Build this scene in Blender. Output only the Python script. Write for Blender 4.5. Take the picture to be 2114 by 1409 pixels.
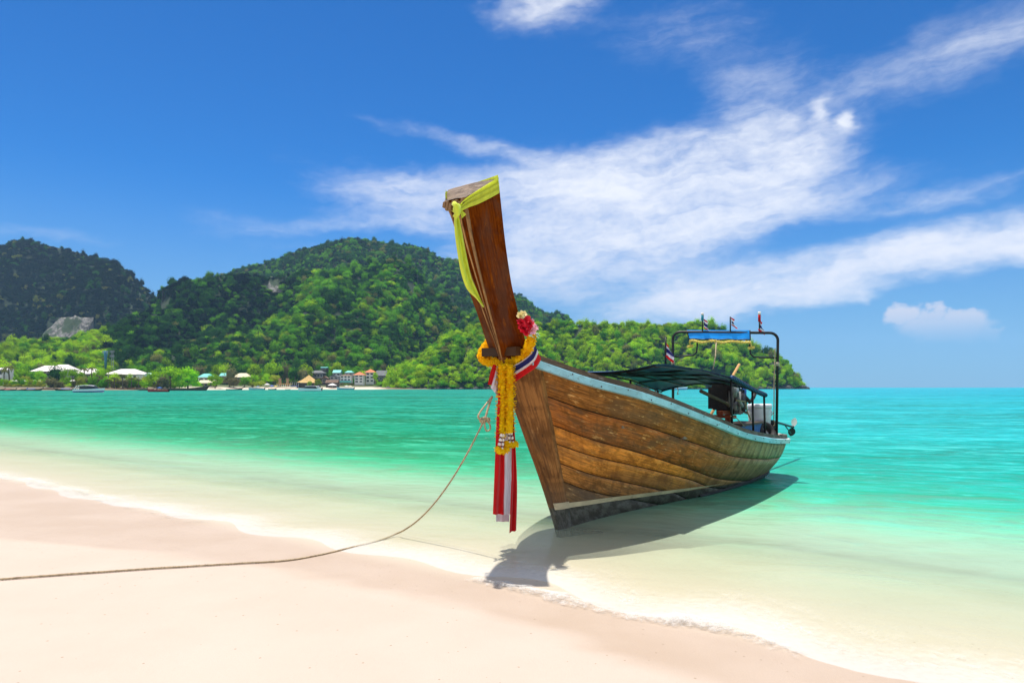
import bpy, bmesh, math, random
from mathutils import Vector, Matrix, noise as mnoise
import numpy as np

for o in list(bpy.data.objects):
    bpy.data.objects.remove(o)
S = bpy.context.scene
COL = S.collection
R = math.radians

# ------------------------------------------------------------------ camera
F, CX, HZ, CH = 1409.0, 1057.0, 798.5, 1.7        # focal length in photo pixels, centre, horizon row, eye height
cd = bpy.data.cameras.new("camera")
cam = bpy.data.objects.new("camera", cd)
COL.objects.link(cam)
cam.location = (0, 0, CH)
cam.rotation_euler = (R(90), 0, 0)
cd.sensor_width = 36.0
cd.lens = 36.0 * F / 2114.0
cd.shift_y = (HZ - 704.5) / 2114.0
cd.clip_start = 0.05
cd.clip_end = 20000
S.camera = cam

# ------------------------------------------------------------------ sun
SUN_TO = Vector((-0.45, 0.83, 3.7)).normalized()
sd = bpy.data.lights.new("sun", 'SUN')
sd.energy = 4.1
sd.angle = R(0.55)
sd.color = (1.0, 0.955, 0.88)
sun = bpy.data.objects.new("sun", sd)
COL.objects.link(sun)
sun.location = (0, 0, 60)
sun.rotation_euler = (-SUN_TO).to_track_quat('-Z', 'Y').to_euler()

# ------------------------------------------------------------------ colour management
S.view_settings.view_transform = 'Standard'
S.view_settings.look = 'None'
S.view_settings.exposure = 0.50
S.view_settings.gamma = 1.0
S.view_settings.use_curve_mapping = False
S.cycles.max_bounces = 8
S.cycles.transparent_max_bounces = 16
S.cycles.volume_bounces = 1
S.cycles.use_denoising = True
S.cycles.sample_clamp_indirect = 6.0
S.cycles.caustics_reflective = False
S.cycles.caustics_refractive = False


# ------------------------------------------------------------------ node helpers
class NG:
    def __init__(s, nt):
        s.nt = nt
        nt.nodes.clear()

    def n(s, t, **kw):
        nd = s.nt.nodes.new(t)
        ins = kw.pop('ins', {})
        for k, v in kw.items():
            setattr(nd, k, v)
        for k, v in ins.items():
            s.set(nd.inputs[k], v)
        return nd

    def set(s, sock, v):
        if isinstance(v, bpy.types.NodeSocket):
            s.nt.links.new(v, sock)
        elif isinstance(v, bpy.types.Node):
            s.nt.links.new(v.outputs[0], sock)
        else:
            if hasattr(sock.default_value, '__len__') and hasattr(v, '__len__') and len(v) == 3 and len(sock.default_value) == 4:
                v = (*v, 1.0)
            sock.default_value = v

    def m(s, op, a, b=0.0, c=0.0, clamp=False):
        nd = s.nt.nodes.new('ShaderNodeMath')
        nd.operation = op
        nd.use_clamp = clamp
        s.set(nd.inputs[0], a)
        s.set(nd.inputs[1], b)
        s.set(nd.inputs[2], c)
        return nd.outputs[0]

    def vm(s, op, a, b=(0, 0, 0)):
        nd = s.nt.nodes.new('ShaderNodeVectorMath')
        nd.operation = op
        s.set(nd.inputs[0], a)
        if op == 'SCALE':
            s.set(nd.inputs['Scale'], b)
        else:
            s.set(nd.inputs[1], b)
        return nd.outputs['Value'] if op in ('LENGTH', 'DOT_PRODUCT') else nd.outputs[0]

    def mix(s, f, a, b, mode='MIX'):
        nd = s.nt.nodes.new('ShaderNodeMix')
        nd.data_type = 'RGBA'
        nd.blend_type = mode
        s.set(nd.inputs[0], f)
        s.set(nd.inputs[6], a)
        s.set(nd.inputs[7], b)
        return nd.outputs[2]

    def mr(s, v, a, b, c=0.0, d=1.0, smooth=True):
        nd = s.nt.nodes.new('ShaderNodeMapRange')
        nd.interpolation_type = 'SMOOTHSTEP' if smooth else 'LINEAR'
        s.set(nd.inputs[0], v)
        for i, x in zip((1, 2, 3, 4), (a, b, c, d)):
            s.set(nd.inputs[i], x)
        return nd.outputs[0]

    def mp(s, vec, loc=(0, 0, 0), rot=(0, 0, 0), scale=(1, 1, 1), vt='POINT'):
        nd = s.nt.nodes.new('ShaderNodeMapping')
        nd.vector_type = vt
        s.set(nd.inputs['Vector'], vec)
        nd.inputs['Location'].default_value = loc
        nd.inputs['Rotation'].default_value = rot
        nd.inputs['Scale'].default_value = scale
        return nd.outputs[0]

    def noise(s, vec, scale=5.0, detail=3.0, rough=0.5, dist=0.0):
        nd = s.nt.nodes.new('ShaderNodeTexNoise')
        s.set(nd.inputs['Vector'], vec)
        nd.inputs['Scale'].default_value = scale
        nd.inputs['Detail'].default_value = detail
        nd.inputs['Roughness'].default_value = rough
        nd.inputs['Distortion'].default_value = dist
        return nd.outputs[0]

    def ramp(s, f, stops, interp='LINEAR'):
        nd = s.nt.nodes.new('ShaderNodeValToRGB')
        nd.color_ramp.interpolation = interp
        el = nd.color_ramp.elements
        while len(el) < len(stops):
            el.new(0.5)
        for e, (p, c) in zip(el, stops):
            e.position = p
            e.color = (*c, 1.0)
        s.set(nd.inputs[0], f)
        return nd.outputs[0]

    def bump(s, h, strength=0.3, dist=0.02):
        nd = s.nt.nodes.new('ShaderNodeBump')
        nd.inputs['Strength'].default_value = strength
        nd.inputs['Distance'].default_value = dist
        s.set(nd.inputs['Height'], h)
        return nd.outputs[0]


# ------------------------------------------------------------------ sky with wind-drawn clouds
W = bpy.data.worlds.new("World")
S.world = W
W.use_nodes = True
g = NG(W.node_tree)
sky = g.n('ShaderNodeTexSky', sky_type='NISHITA')
sky.sun_disc = False
sky.sun_elevation = math.asin(SUN_TO.z)
sky.sun_rotation = math.atan2(SUN_TO.x, SUN_TO.y)
sky.altitude = 0.0
sky.air_density = 1.0
sky.dust_density = 0.1
sky.ozone_density = 4.0
tc = g.n('ShaderNodeTexCoord')
sp = g.n('ShaderNodeSeparateXYZ', ins={0: tc.outputs['Generated']})
dx, dy, dz = sp.outputs
az = g.m('ARCTAN2', dx, dy)
el = g.m('ARCTAN2', dz, g.m('SQRT', g.m('ADD', g.m('MULTIPLY', dx, dx), g.m('MULTIPLY', dy, dy))))
ae = g.n('ShaderNodeCombineXYZ', ins={0: az, 1: el})
ae = ae.outputs[0]
warp = g.noise(g.mp(ae, scale=(3, 7, 1)), 1.6, 4, 0.6)
wv = g.vm('SCALE', g.vm('SUBTRACT', g.n('ShaderNodeTexNoise', ins={'Vector': g.mp(ae, scale=(3, 6, 1)), 'Scale': 2.2, 'Detail': 4.0, 'Roughness': 0.6}).outputs[1], (0.5, 0.5, 0.5)), 0.16)
aw = g.vm('ADD', ae, g.vm('MULTIPLY', wv, (1.0, 0.42, 0.0)))


def cloud_mask(cx, cy, rx, ry, tilt, amount, soft=0.1):
    a0 = math.atan((cx - CX) / F)
    e0 = math.atan((HZ - cy) / F * math.cos(a0))
    c = math.cos(a0)
    v = g.mp(aw, loc=(-a0, -e0, 0))
    v = g.mp(v, rot=(0, 0, -R(tilt)))
    v = g.mp(v, scale=(F / (rx * c * c), F / (ry * c), 0))
    return g.mr(g.vm('LENGTH', v), 1.35, soft, 0.0, amount)


CLOUDS = [  # cx, cy, rx, ry, tilt, amount
    (1400, 350, 400, 100, 3, 1.0), (1230, 395, 350, 80, 3, 0.85), (1600, 320, 190, 70, 6, 0.6),
    (1180, 520, 330, 80, 6, 0.85), (1330, 470, 380, 70, 4, 0.75), (900, 405, 330, 62, -6, 0.72), (960, 300, 260, 26, -12, 0.5), (1500, 445, 420, 60, 2, 0.8), (860, 455, 260, 30, 0, 0.5),
    (1830, 540, 480, 66, 11, 1.0), (1420, 620, 270, 66, 12, 1.0), (2080, 490, 260, 52, 8, 0.95), (1640, 600, 420, 44, 6, 0.6),
    (1950, 410, 200, 26, 8, 0.55), (1540, 240, 150, 100, -20, 0.34), (1560, 170, 150, 60, 10, 0.42), (1850, 140, 330, 70, 14, 0.42),
    (2060, 95, 240, 55, 15, 0.48), (1420, 60, 250, 80, 0, 0.36), (1130, 10, 120, 60, 5, 0.95), (540, 460, 190, 32, 6, 0.40),
    (90, 480, 180, 22, 0, 0.34), (1717, 222, 26, 26, 20, 0.72), (1771, 243, 32, 22, 40, 0.75), (1640, 238, 30, 16, 0, 0.5),
    (1780, 610, 30, 26, 60, 0.42), (600, 505, 150, 16, 0, 0.25), (1260, 590, 360, 70, 3, 0.5), (1080, 560, 160, 40, 0, 0.55),
]
cov = None
for cl in CLOUDS:
    mk = cloud_mask(*cl)
    cov = mk if cov is None else g.m('SUBTRACT', g.m('ADD', cov, mk), g.m('MULTIPLY', cov, mk))
far_side = g.mr(g.m('ABSOLUTE', az), 0.66, 0.95)
overhead = g.mr(el, 0.56, 0.8)
fill_clouds = g.m('MULTIPLY', g.m('MAXIMUM', far_side, overhead), g.mr(g.noise(g.vm('ADD', g.vm('MULTIPLY', tc.outputs['Generated'], (1.0, 1.0, 2.0)), (0.3, 0.1, 0.0)), 2.0, 4, 0.55), 0.31, 0.55))  # cloud cover out of view, thickened to fill the shadows
cov = g.m('MAXIMUM', cov, g.m('MULTIPLY', fill_clouds, 1.0))
st = g.mp(aw, rot=(0, 0, R(-6)))
n1 = g.noise(g.mp(st, scale=(2.6, 11, 1)), 2.0, 8, 0.55, 0.30)
n2 = g.noise(g.mp(st, scale=(10, 48, 1)), 2.0, 6, 0.6, 0.8)
n3 = g.noise(g.mp(ae, scale=(9, 16, 1)), 5.0, 5, 0.6, 0.3)
tex = g.m('ADD', g.m('ADD', g.m('MULTIPLY', g.m('SUBTRACT', n1, 0.5), 1.7), g.m('MULTIPLY', g.m('SUBTRACT', n2, 0.5), 0.42)),
          g.m('MULTIPLY', g.m('SUBTRACT', n3, 0.5), 0.5))
dens = g.m('ADD', g.m('MULTIPLY', cov, 0.92), g.m('MULTIPLY', tex, g.m('ADD', 0.22, g.m('MULTIPLY', cov, 0.62))))
dens = g.m('POWER', g.mr(dens, 0.06, 1.20), 1.1)
# cumulus bank low over the sea
aw2 = g.vm('ADD', ae, g.vm('SCALE', g.vm('SUBTRACT', g.n('ShaderNodeTexNoise', ins={'Vector': g.mp(ae, scale=(1, 1.3, 1)), 'Scale': 26.0, 'Detail': 5.0, 'Roughness': 0.55}).outputs[1], (0.5, 0.5, 0.5)), 0.045))


def puff(cx, cy, rx, ry, amount):
    a0 = math.atan((cx - CX) / F)
    e0 = math.atan((HZ - cy) / F * math.cos(a0))
    c = math.cos(a0)
    v = g.mp(g.mp(aw2, loc=(-a0, -e0, 0)), scale=(F / (rx * c * c), F / (ry * c), 0))
    return g.mr(g.vm('LENGTH', v), 1.05, 0.55, 0.0, amount)


pf = None
for q in [(1945, 680, 115, 36, 1), (1862, 655, 46, 28, 1), (1990, 662, 52, 28, 1), (1925, 652, 46, 22, .9), (2040, 685, 36, 18, .8)]:
    k = puff(*q)
    pf = k if pf is None else g.m('MAXIMUM', pf, k)
pf = g.m('MULTIPLY', pf, g.mr(el, 0.045, 0.105, 0.0, 0.72))
skyc = g.n('ShaderNodeGamma', ins={0: sky.outputs[0], 1: 1.30}).outputs[0]
skyc = g.mix(1.0, skyc, (0.125, 0.475, 0.72), 'MULTIPLY')
skyc = g.mix(g.mr(el, 0.30, -0.02, 0.0, 0.74), skyc, (2.75, 4.05, 6.0))
cl_col = g.mix(g.mr(el, 0.03, 0.35), (9.0, 8.9, 9.6), (10.4, 10.5, 10.8))
colr = g.mix(g.m('MULTIPLY', dens, 0.88), skyc, cl_col)
colr = g.mix(pf, colr, (8.6, 7.9, 8.2))
bg = g.n('ShaderNodeBackground', ins={0: colr, 1: 0.072})
out = g.n('ShaderNodeOutputWorld')
W.node_tree.links.new(bg.outputs[0], out.inputs[0])


# ------------------------------------------------------------------ object helpers
def tag(o, label=None, cat=None, group=None, kind=None):
    if label: o['label'] = label
    if cat: o['category'] = cat
    if group: o['group'] = group
    if kind: o['kind'] = kind
    return o


def empty(name, loc=(0, 0, 0), rz=0.0, label=None, cat=None, group=None):
    o = bpy.data.objects.new(name, None)
    COL.objects.link(o)
    o.location = loc
    o.rotation_euler = (0, 0, rz)
    o.empty_display_size = 0.2
    return tag(o, label, cat, group)


class MB:
    """collects shapes, links them as one mesh object"""
    def __init__(s):
        s.v, s.f, s.mi, s.uv = [], [], [], None

    def add(s, vs, fs, mi=0):
        b = len(s.v)
        s.v.extend([tuple(p) for p in vs])
        s.f.extend([tuple(b + i for i in f) for f in fs])
        s.mi.extend([mi] * len(fs))
        return s

    def box(s, c, d, rz=0.0, mi=0, tilt=0.0):
        hx, hy, hz = d[0] / 2, d[1] / 2, d[2] / 2
        m = Matrix.Rotation(rz, 3, 'Z') @ Matrix.Rotation(tilt, 3, 'Y')
        vs = [Vector(c) + m @ Vector((x * hx, y * hy, z * hz)) for x in (-1, 1) for y in (-1, 1) for z in (-1, 1)]
        return s.add(vs, [(0, 1, 3, 2), (4, 6, 7, 5), (0, 4, 5, 1), (2, 3, 7, 6), (0, 2, 6, 4), (1, 5, 7, 3)], mi)

    def tube(s, path, r, n=8, mi=0, cap=True):
        P = [Vector(p) for p in path]
        rs = r if hasattr(r, '__len__') else [r] * len(P)
        vs, up = [], None
        for i, p in enumerate(P):
            t = (P[min(i + 1, len(P) - 1)] - P[max(i - 1, 0)])
            t = t.normalized() if t.length > 1e-9 else Vector((0, 0, 1))
            if up is None:
                up = Vector((0, 0, 1)) if abs(t.z) < 0.9 else Vector((1, 0, 0))
            a = t.cross(up)
            if a.length < 1e-6:
                a = t.orthogonal()
            a.normalize()
            b = a.cross(t).normalized()
            up = b
            for k in range(n):
                q = 2 * math.pi * k / n
                vs.append(p + (a * math.cos(q) + b * math.sin(q)) * rs[i])
        fs = []
        for i in range(len(P) - 1):
            for k in range(n):
                fs.append((i * n + k, i * n + (k + 1) % n, (i + 1) * n + (k + 1) % n, (i + 1) * n + k))
        if cap:
            fs.append(tuple(reversed(range(n))))
            fs.append(tuple((len(P) - 1) * n + k for k in range(n)))
        return s.add(vs, fs, mi)

    def lathe(s, c, prof, n=16, mi=0):
        vs, fs = [], []
        for r, z in prof:
            for k in range(n):
                q = 2 * math.pi * k / n
                vs.append((c[0] + r * math.cos(q), c[1] + r * math.sin(q), c[2] + z))
        for i in range(len(prof) - 1):
            for k in range(n):
                fs.append((i * n + k, i * n + (k + 1) % n, (i + 1) * n + (k + 1) % n, (i + 1) * n + k))
        fs.append(tuple(reversed(range(n))))
        fs.append(tuple((len(prof) - 1) * n + k for k in range(n)))
        return s.add(vs, fs, mi)

    def ball(s, c, r, sc=(1, 1, 1), n=8, mi=0):
        vs, fs = [], []
        m = n // 2 + 1
        for i in range(m + 1):
            th = math.pi * i / m
            for k in range(n):
                q = 2 * math.pi * k / n
                vs.append((c[0] + r * sc[0] * math.sin(th) * math.cos(q), c[1] + r * sc[1] * math.sin(th) * math.sin(q), c[2] + r * sc[2] * math.cos(th)))
        for i in range(m):
            for k in range(n):
                fs.append((i * n + k, (i + 1) * n + k, (i + 1) * n + (k + 1) % n, i * n + (k + 1) % n))
        return s.add(vs, fs, mi)

    def grid(s, rows, mi=0, closed=False):
        n = len(rows[0])
        vs = [p for r in rows for p in r]
        fs = []
        for i in range(len(rows) - 1):
            for k in range(n - (0 if closed else 1)):
                fs.append((i * n + k, i * n + (k + 1) % n, (i + 1) * n + (k + 1) % n, (i + 1) * n + k))
        return s.add(vs, fs, mi)

    def mesh(s, name, mats, smooth=False):
        me = bpy.data.meshes.new(name)
        me.from_pydata(s.v, [], s.f)
        for m_ in (mats if isinstance(mats, (list, tuple)) else [mats]):
            me.materials.append(m_)
        me.polygons.foreach_set('material_index', s.mi)
        if smooth:
            me.polygons.foreach_set('use_smooth', [True] * len(me.polygons))
        if s.uv:
            ul = me.uv_layers.new(name='UVMap')
            li = np.zeros(len(me.loops), dtype=np.int32)
            me.loops.foreach_get('vertex_index', li)
            ul.data.foreach_set('uv', np.array(s.uv, dtype=np.float32)[li].ravel())
        me.update()
        return me

    def build(s, name, mats, parent=None, smooth=False, label=None):
        me = s.mesh(name, mats, smooth)
        o = bpy.data.objects.new(name, me)
        COL.objects.link(o)
        if parent is not None:
            o.parent = parent
        if label:
            o['label'] = label
        return o


def fix_normals(o):
    bm = bmesh.new()
    bm.from_mesh(o.data)
    bmesh.ops.recalc_face_normals(bm, faces=bm.faces)
    bm.to_mesh(o.data)
    bm.free()
    return o


def at(px, py, Y):
    return Vector(((px - CX) / F * Y, Y, CH + (HZ - py) / F * Y))


def itp(x, tab):
    if x <= tab[0][0]: return tab[0][1]
    for (a, b), (c, d) in zip(tab, tab[1:]):
        if x <= c:
            return b + (d - b) * (x - a) / (c - a)
    return tab[-1][1]


def catmull(P, n):
    """smooth resample of a list of equal-length tuples"""
    P = [np.array(p, float) for p in P]
    out_ = []
    N = len(P) - 1
    for j in range(n + 1):
        t = j / n * N
        i = min(int(t), N - 1)
        t -= i
        p0, p1, p2, p3 = P[max(i - 1, 0)], P[i], P[i + 1], P[min(i + 2, N)]
        out_.append(0.5 * ((2 * p1) + (-p0 + p2) * t + (2 * p0 - 5 * p1 + 4 * p2 - p3) * t * t + (-p0 + 3 * p1 - 3 * p2 + p3) * t ** 3))
    return out_


# ------------------------------------------------------------------ materials
MATS = {}


def simple(name, col, rough=0.6, metal=0.0, var=0.12, scale=6.0, bump=0.0, spec=0.5):
    if name in MATS: return MATS[name]
    m = bpy.data.materials.new(name)
    m.use_nodes = True
    q = NG(m.node_tree)
    t = q.n('ShaderNodeTexCoord')
    nz = q.noise(t.outputs['Object'], scale, 5, 0.6)
    c = q.mix(q.mr(nz, 0.3, 0.7), [x * (1 - var) for x in col], [min(1, x * (1 + var)) for x in col])
    b = q.n('ShaderNodeBsdfPrincipled', ins={'Base Color': c, 'Roughness': rough, 'Metallic': metal, 'Specular IOR Level': spec})
    if bump:
        q.set(b.inputs['Normal'], q.bump(q.noise(t.outputs['Object'], scale * 3, 4, 0.6), bump, 0.02))
    o = q.n('ShaderNodeOutputMaterial', ins={0: b})
    MATS[name] = m
    return m


def foliage(name, c_lo, c_hi, var=0.5, trans=0.30):
    m = bpy.data.materials.new(name)
    m.use_nodes = True
    q = NG(m.node_tree)
    oi = q.n('ShaderNodeObjectInfo')
    ge = q.n('ShaderNodeNewGeometry')
    nz = q.noise(ge.outputs['Position'], 0.45, 4, 0.7)
    c = q.mix(oi.outputs['Random'], c_lo, c_hi)
    k = q.m('ADD', 1 - var / 2, q.m('MULTIPLY', q.mr(nz, 0.3, 0.7), var))
    wn = q.n('ShaderNodeTexWhiteNoise', noise_dimensions='1D', ins={'W': q.m('MULTIPLY', oi.outputs['Random'], 731.0)})
    k = q.m('MULTIPLY', k, q.m('ADD', 0.7, q.m('MULTIPLY', wn.outputs[0], 0.6)))
    c = q.mix(1.0, c, q.n('ShaderNodeCombineXYZ', ins={0: k, 1: k, 2: k}), 'MULTIPLY')
    d = q.n('ShaderNodeBsdfDiffuse', ins={0: c})
    tr = q.n('ShaderNodeBsdfTranslucent', ins={0: q.mix(1.0, c, (1.25, 1.3, 0.6), 'MULTIPLY')})
    mx = q.n('ShaderNodeMixShader', ins={0: trans, 1: d, 2: tr})
    q.n('ShaderNodeOutputMaterial', ins={0: mx})
    return m

# ================================================================== SETTING: sand, sea
SN = (0.584, 0.812)                                # unit vector from the beach out to sea
S0 = 4.7                                           # where the water's edge lies along it
DEPTH = [(0, 0.0), (1.0, 0.035), (2.3, 0.105), (4.0, 0.30), (5.6, 0.64), (7.6, 1.10), (11, 1.6), (25, 2.7), (60, 3.8), (200, 6.0), (3000, 9.0)]
rng = np.random.default_rng(7)


def sin_axis(k, n, c, ext):
    a = np.linspace(-math.asinh(ext / k), math.asinh(ext / k), n)
    return c + k * np.sinh(a)


def ground_z(X, Y):
    s = SN[0] * X + SN[1] * Y
    t = SN[1] * X - SN[0] * Y
    d = s - S0
    wob = 0.11 * np.sin(t * 0.45 + 0.4) + 0.05 * np.sin(t * 1.1 + 2.0) + 0.03 * np.sin(t * 2.7 + s)
    wob = wob * np.exp(-np.abs(d) / 6.0)
    d = d + wob
    land = np.clip(-d, 0, None)
    zl = 0.05 * land - 0.0011 * land ** 2
    zl = np.where(land > 20, 0.56 + (land - 20) * 0.006, zl)
    dp = np.interp(np.clip(d, 0, None), [a for a, b in DEPTH], [b for a, b in DEPTH])
    und = 0.006 * np.sin(X * 2.1 + 0.7 * Y) * np.sin(Y * 1.7 - 0.6 * X) + 0.004 * np.sin(3.3 * X - 2.2 * Y + 1.0)
    return zl - dp + und * np.exp(-(np.abs(X) + np.abs(Y - 6)) / 30.0)


def sheet(name, xs, ys, zf, mat, attr=None):
    XX, YY = np.meshgrid(xs, ys)
    ZZ = zf(XX, YY)
    vs = np.stack([XX.ravel(), YY.ravel(), ZZ.ravel()], 1)
    nx = len(xs)
    i, j = np.meshgrid(np.arange(len(ys) - 1), np.arange(nx - 1), indexing='ij')
    a = (i * nx + j).ravel()
    fs = np.stack([a, a + 1, a + nx + 1, a + nx], 1)
    me = bpy.data.meshes.new(name)
    me.vertices.add(len(vs))
    me.vertices.foreach_set('co', vs.ravel())
    me.loops.add(len(fs) * 4)
    me.loops.foreach_set('vertex_index', fs.ravel())
    me.polygons.add(len(fs))
    me.polygons.foreach_set('loop_start', np.arange(len(fs)) * 4)
    me.polygons.foreach_set('use_smooth', np.ones(len(fs), dtype=bool))
    me.update(calc_edges=True)
    if attr:
        for k, f_ in attr.items():
            at_ = me.attributes.new(k, 'FLOAT', 'POINT')
            at_.data.foreach_set('value', f_(XX, YY).ravel().astype(np.float32))
    me.materials.append(mat)
    o = bpy.data.objects.new(name, me)
    COL.objects.link(o)
    return o


# --- sand
m_sand = bpy.data.materials.new("beach_sand")
m_sand.use_nodes = True
q = NG(m_sand.node_tree)
ge = q.n('ShaderNodeNewGeometry')
P = ge.outputs['Position']
sv = q.n('ShaderNodeAttribute', attribute_name='shore').outputs['Fac']           # metres seaward of the water's edge
fine = q.noise(P, 240.0, 2, 0.7)
grain = q.noise(P, 60.0, 4, 0.7)
patch = q.noise(P, 0.9, 4, 0.55)
tongue = q.noise(q.mp(P, rot=(0, 0, R(35.7)), scale=(0.35, 0.9, 1)), 0.8, 3, 0.5)
along = q.vm('DOT_PRODUCT', P, (SN[1], -SN[0], 0.0))
wide = q.m('MULTIPLY', q.m('MAXIMUM', 0.0, q.m('SUBTRACT', -5.0, along)), 0.24)
wet = q.mr(q.m('ADD', q.m('ADD', sv, wide), q.m('MULTIPLY', q.m('SUBTRACT', tongue, 0.5), 1.5)), -1.02, -0.66)
under = q.mr(sv, -0.25, 0.4)
dry = q.mix(q.mr(patch, 0.3, 0.7), (0.495, 0.402, 0.328), (0.520, 0.428, 0.354))
wetc = q.mix(q.mr(patch, 0.35, 0.65), (0.435, 0.33, 0.245), (0.47, 0.365, 0.28))
c = q.mix(wet, dry, wetc)
c = q.mix(under, c, (0.56, 0.485, 0.37))
c = q.mix(q.m('MULTIPLY', q.mr(grain, 0.56, 0.78), 0.22), c, (0.45, 0.33, 0.22))
speck = q.n('ShaderNodeTexVoronoi', ins={'Vector': P, 'Scale': 9.0, 'Randomness': 1.0}).outputs['Distance']
c = q.mix(q.m('MULTIPLY', q.m('LESS_THAN', speck, 0.07), 0.6), c, (0.24, 0.16, 0.09))
hb = q.m('ADD', q.m('MULTIPLY', fine, 0.25), q.m('ADD', q.m('MULTIPLY', grain, 0.4), q.m('MULTIPLY', q.noise(P, 5.0, 4, 0.5), 1.6)))
b = q.n('ShaderNodeBsdfPrincipled', ins={'Base Color': c, 'Roughness': q.mr(wet, 0, 1, 0.95, 0.55), 'Specular IOR Level': q.mr(wet, 0, 1, 0.15, 0.35)})
q.set(b.inputs['Normal'], q.bump(hb, 0.5, 0.014))
q.n('ShaderNodeOutputMaterial', ins={0: b})
xs = sin_axis(1.4, 300, 0.0, 2600)
ys = sin_axis(1.4, 300, 7.5, 2600)
shore = lambda X, Y: SN[0] * X + SN[1] * Y - S0
sand = sheet("sand", xs, ys, ground_z, m_sand, {'shore': shore})
tag(sand, kind='structure')

# --- sea
m_sea = bpy.data.materials.new("sea_water")
m_sea.use_nodes = True
q = NG(m_sea.node_tree)
ge = q.n('ShaderNodeNewGeometry')
P = ge.outputs['Position']
dep = q.n('ShaderNodeAttribute', attribute_name='depth').outputs['Fac']
rotP = q.mp(P, rot=(0, 0, R(18)))
w1 = q.noise(q.mp(rotP, scale=(0.75, 1.5, 1)), 2.6, 3, 0.6, 0.6)          # ripples a hand or two long
w2 = q.noise(q.mp(rotP, scale=(0.55, 1.3, 1)), 0.95, 3, 0.6, 0.8)         # wavelets
w3 = q.noise(q.mp(rotP, scale=(0.45, 1.0, 1)), 0.22, 4, 0.62, 0.6)           # swell patches
w4 = q.noise(q.mp(P, scale=(0.3, 1.0, 1)), 0.05, 5, 0.7, 0.4)           # wind patches
wl = q.m('ADD', q.m('MULTIPLY', q.m('SUBTRACT', w1, 0.5), 0.9), q.m('ADD', q.m('MULTIPLY', q.m('SUBTRACT', w2, 0.5), 1.1), q.m('ADD', q.m('MULTIPLY', q.m('SUBTRACT', w3, 0.5), 1.0), q.m('MULTIPLY', q.m('SUBTRACT', w4, 0.5), 1.1))))
d_eff = q.m('MAXIMUM', 0.0, q.m('MULTIPLY', dep, q.m('ADD', 1.0, q.m('MULTIPLY', wl, q.mr(dep, 0.1, 0.9, 0.30, 1.0)))))
fac = q.m('SUBTRACT', 1.0, q.m('POWER', 2.718, q.m('MULTIPLY', d_eff, -4.2)))
body = q.ramp(q.m('POWER', q.m('DIVIDE', d_eff, 6.0, clamp=True), 0.5), [
    (0.0, (0.56, 0.52, 0.38)), (0.12, (0.60, 0.64, 0.46)), (0.18, (0.50, 0.66, 0.45)), (0.25, (0.29, 0.53, 0.33)), (0.34, (0.095, 0.37, 0.19)), (0.42, (0.025, 0.27, 0.115)),
    (0.52, (0.005, 0.205, 0.085)), (0.75, (0.002, 0.20, 0.13)), (1.0, (0.002, 0.20, 0.16))])
refl_mix = q.n('ShaderNodeAttribute', attribute_name='refl_tint').outputs['Fac']           # painted reflection: green of the hills -> blue of the sky
body2 = q.ramp(q.m('POWER', q.m('DIVIDE', d_eff, 6.0, clamp=True), 0.5), [
    (0.0, (0.56, 0.53, 0.40)), (0.12, (0.60, 0.65, 0.48)), (0.18, (0.50, 0.67, 0.48)), (0.25, (0.31, 0.56, 0.38)), (0.34, (0.13, 0.47, 0.29)), (0.42, (0.035, 0.37, 0.24)),
    (0.52, (0.006, 0.315, 0.245)), (0.75, (0.004, 0.30, 0.315)), (1.0, (0.003, 0.275, 0.36))])
body = q.mix(refl_mix, body, body2)
shade = q.m('ADD', 1.0, q.m('MULTIPLY', wl, q.mr(dep, 0.1, 1.0, 0.13, 1.05)))  # light and shade of the waves multiplied into the water colour
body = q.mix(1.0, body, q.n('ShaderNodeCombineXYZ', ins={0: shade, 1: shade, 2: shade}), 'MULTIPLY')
crest = q.m('MAXIMUM', q.m('MULTIPLY', q.mr(w1, 0.54, 0.72), 0.55), q.m('MAXIMUM', q.m('MULTIPLY', q.mr(w2, 0.54, 0.70), 0.75), q.m('MULTIPLY', q.mr(w3, 0.56, 0.72), 0.55)))  # sky glints on the wave crests, painted into the water colour
body = q.mix(q.m('MULTIPLY', crest, q.mr(dep, 0.15, 0.9, 0.12, 0.58)), body, q.mix(refl_mix, (0.11, 0.60, 0.36), (0.10, 0.58, 0.50)))
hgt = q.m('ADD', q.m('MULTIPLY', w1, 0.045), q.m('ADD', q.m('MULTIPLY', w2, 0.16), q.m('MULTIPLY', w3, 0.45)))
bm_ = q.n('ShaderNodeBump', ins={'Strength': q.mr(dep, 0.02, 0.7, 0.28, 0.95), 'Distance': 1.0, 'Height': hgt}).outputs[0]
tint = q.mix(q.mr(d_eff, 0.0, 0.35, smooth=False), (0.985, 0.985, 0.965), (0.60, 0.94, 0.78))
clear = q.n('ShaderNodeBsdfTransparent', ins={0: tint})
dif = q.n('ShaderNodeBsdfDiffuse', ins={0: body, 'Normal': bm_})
mx = q.n('ShaderNodeMixShader', ins={0: fac, 1: clear, 2: dif})
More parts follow.
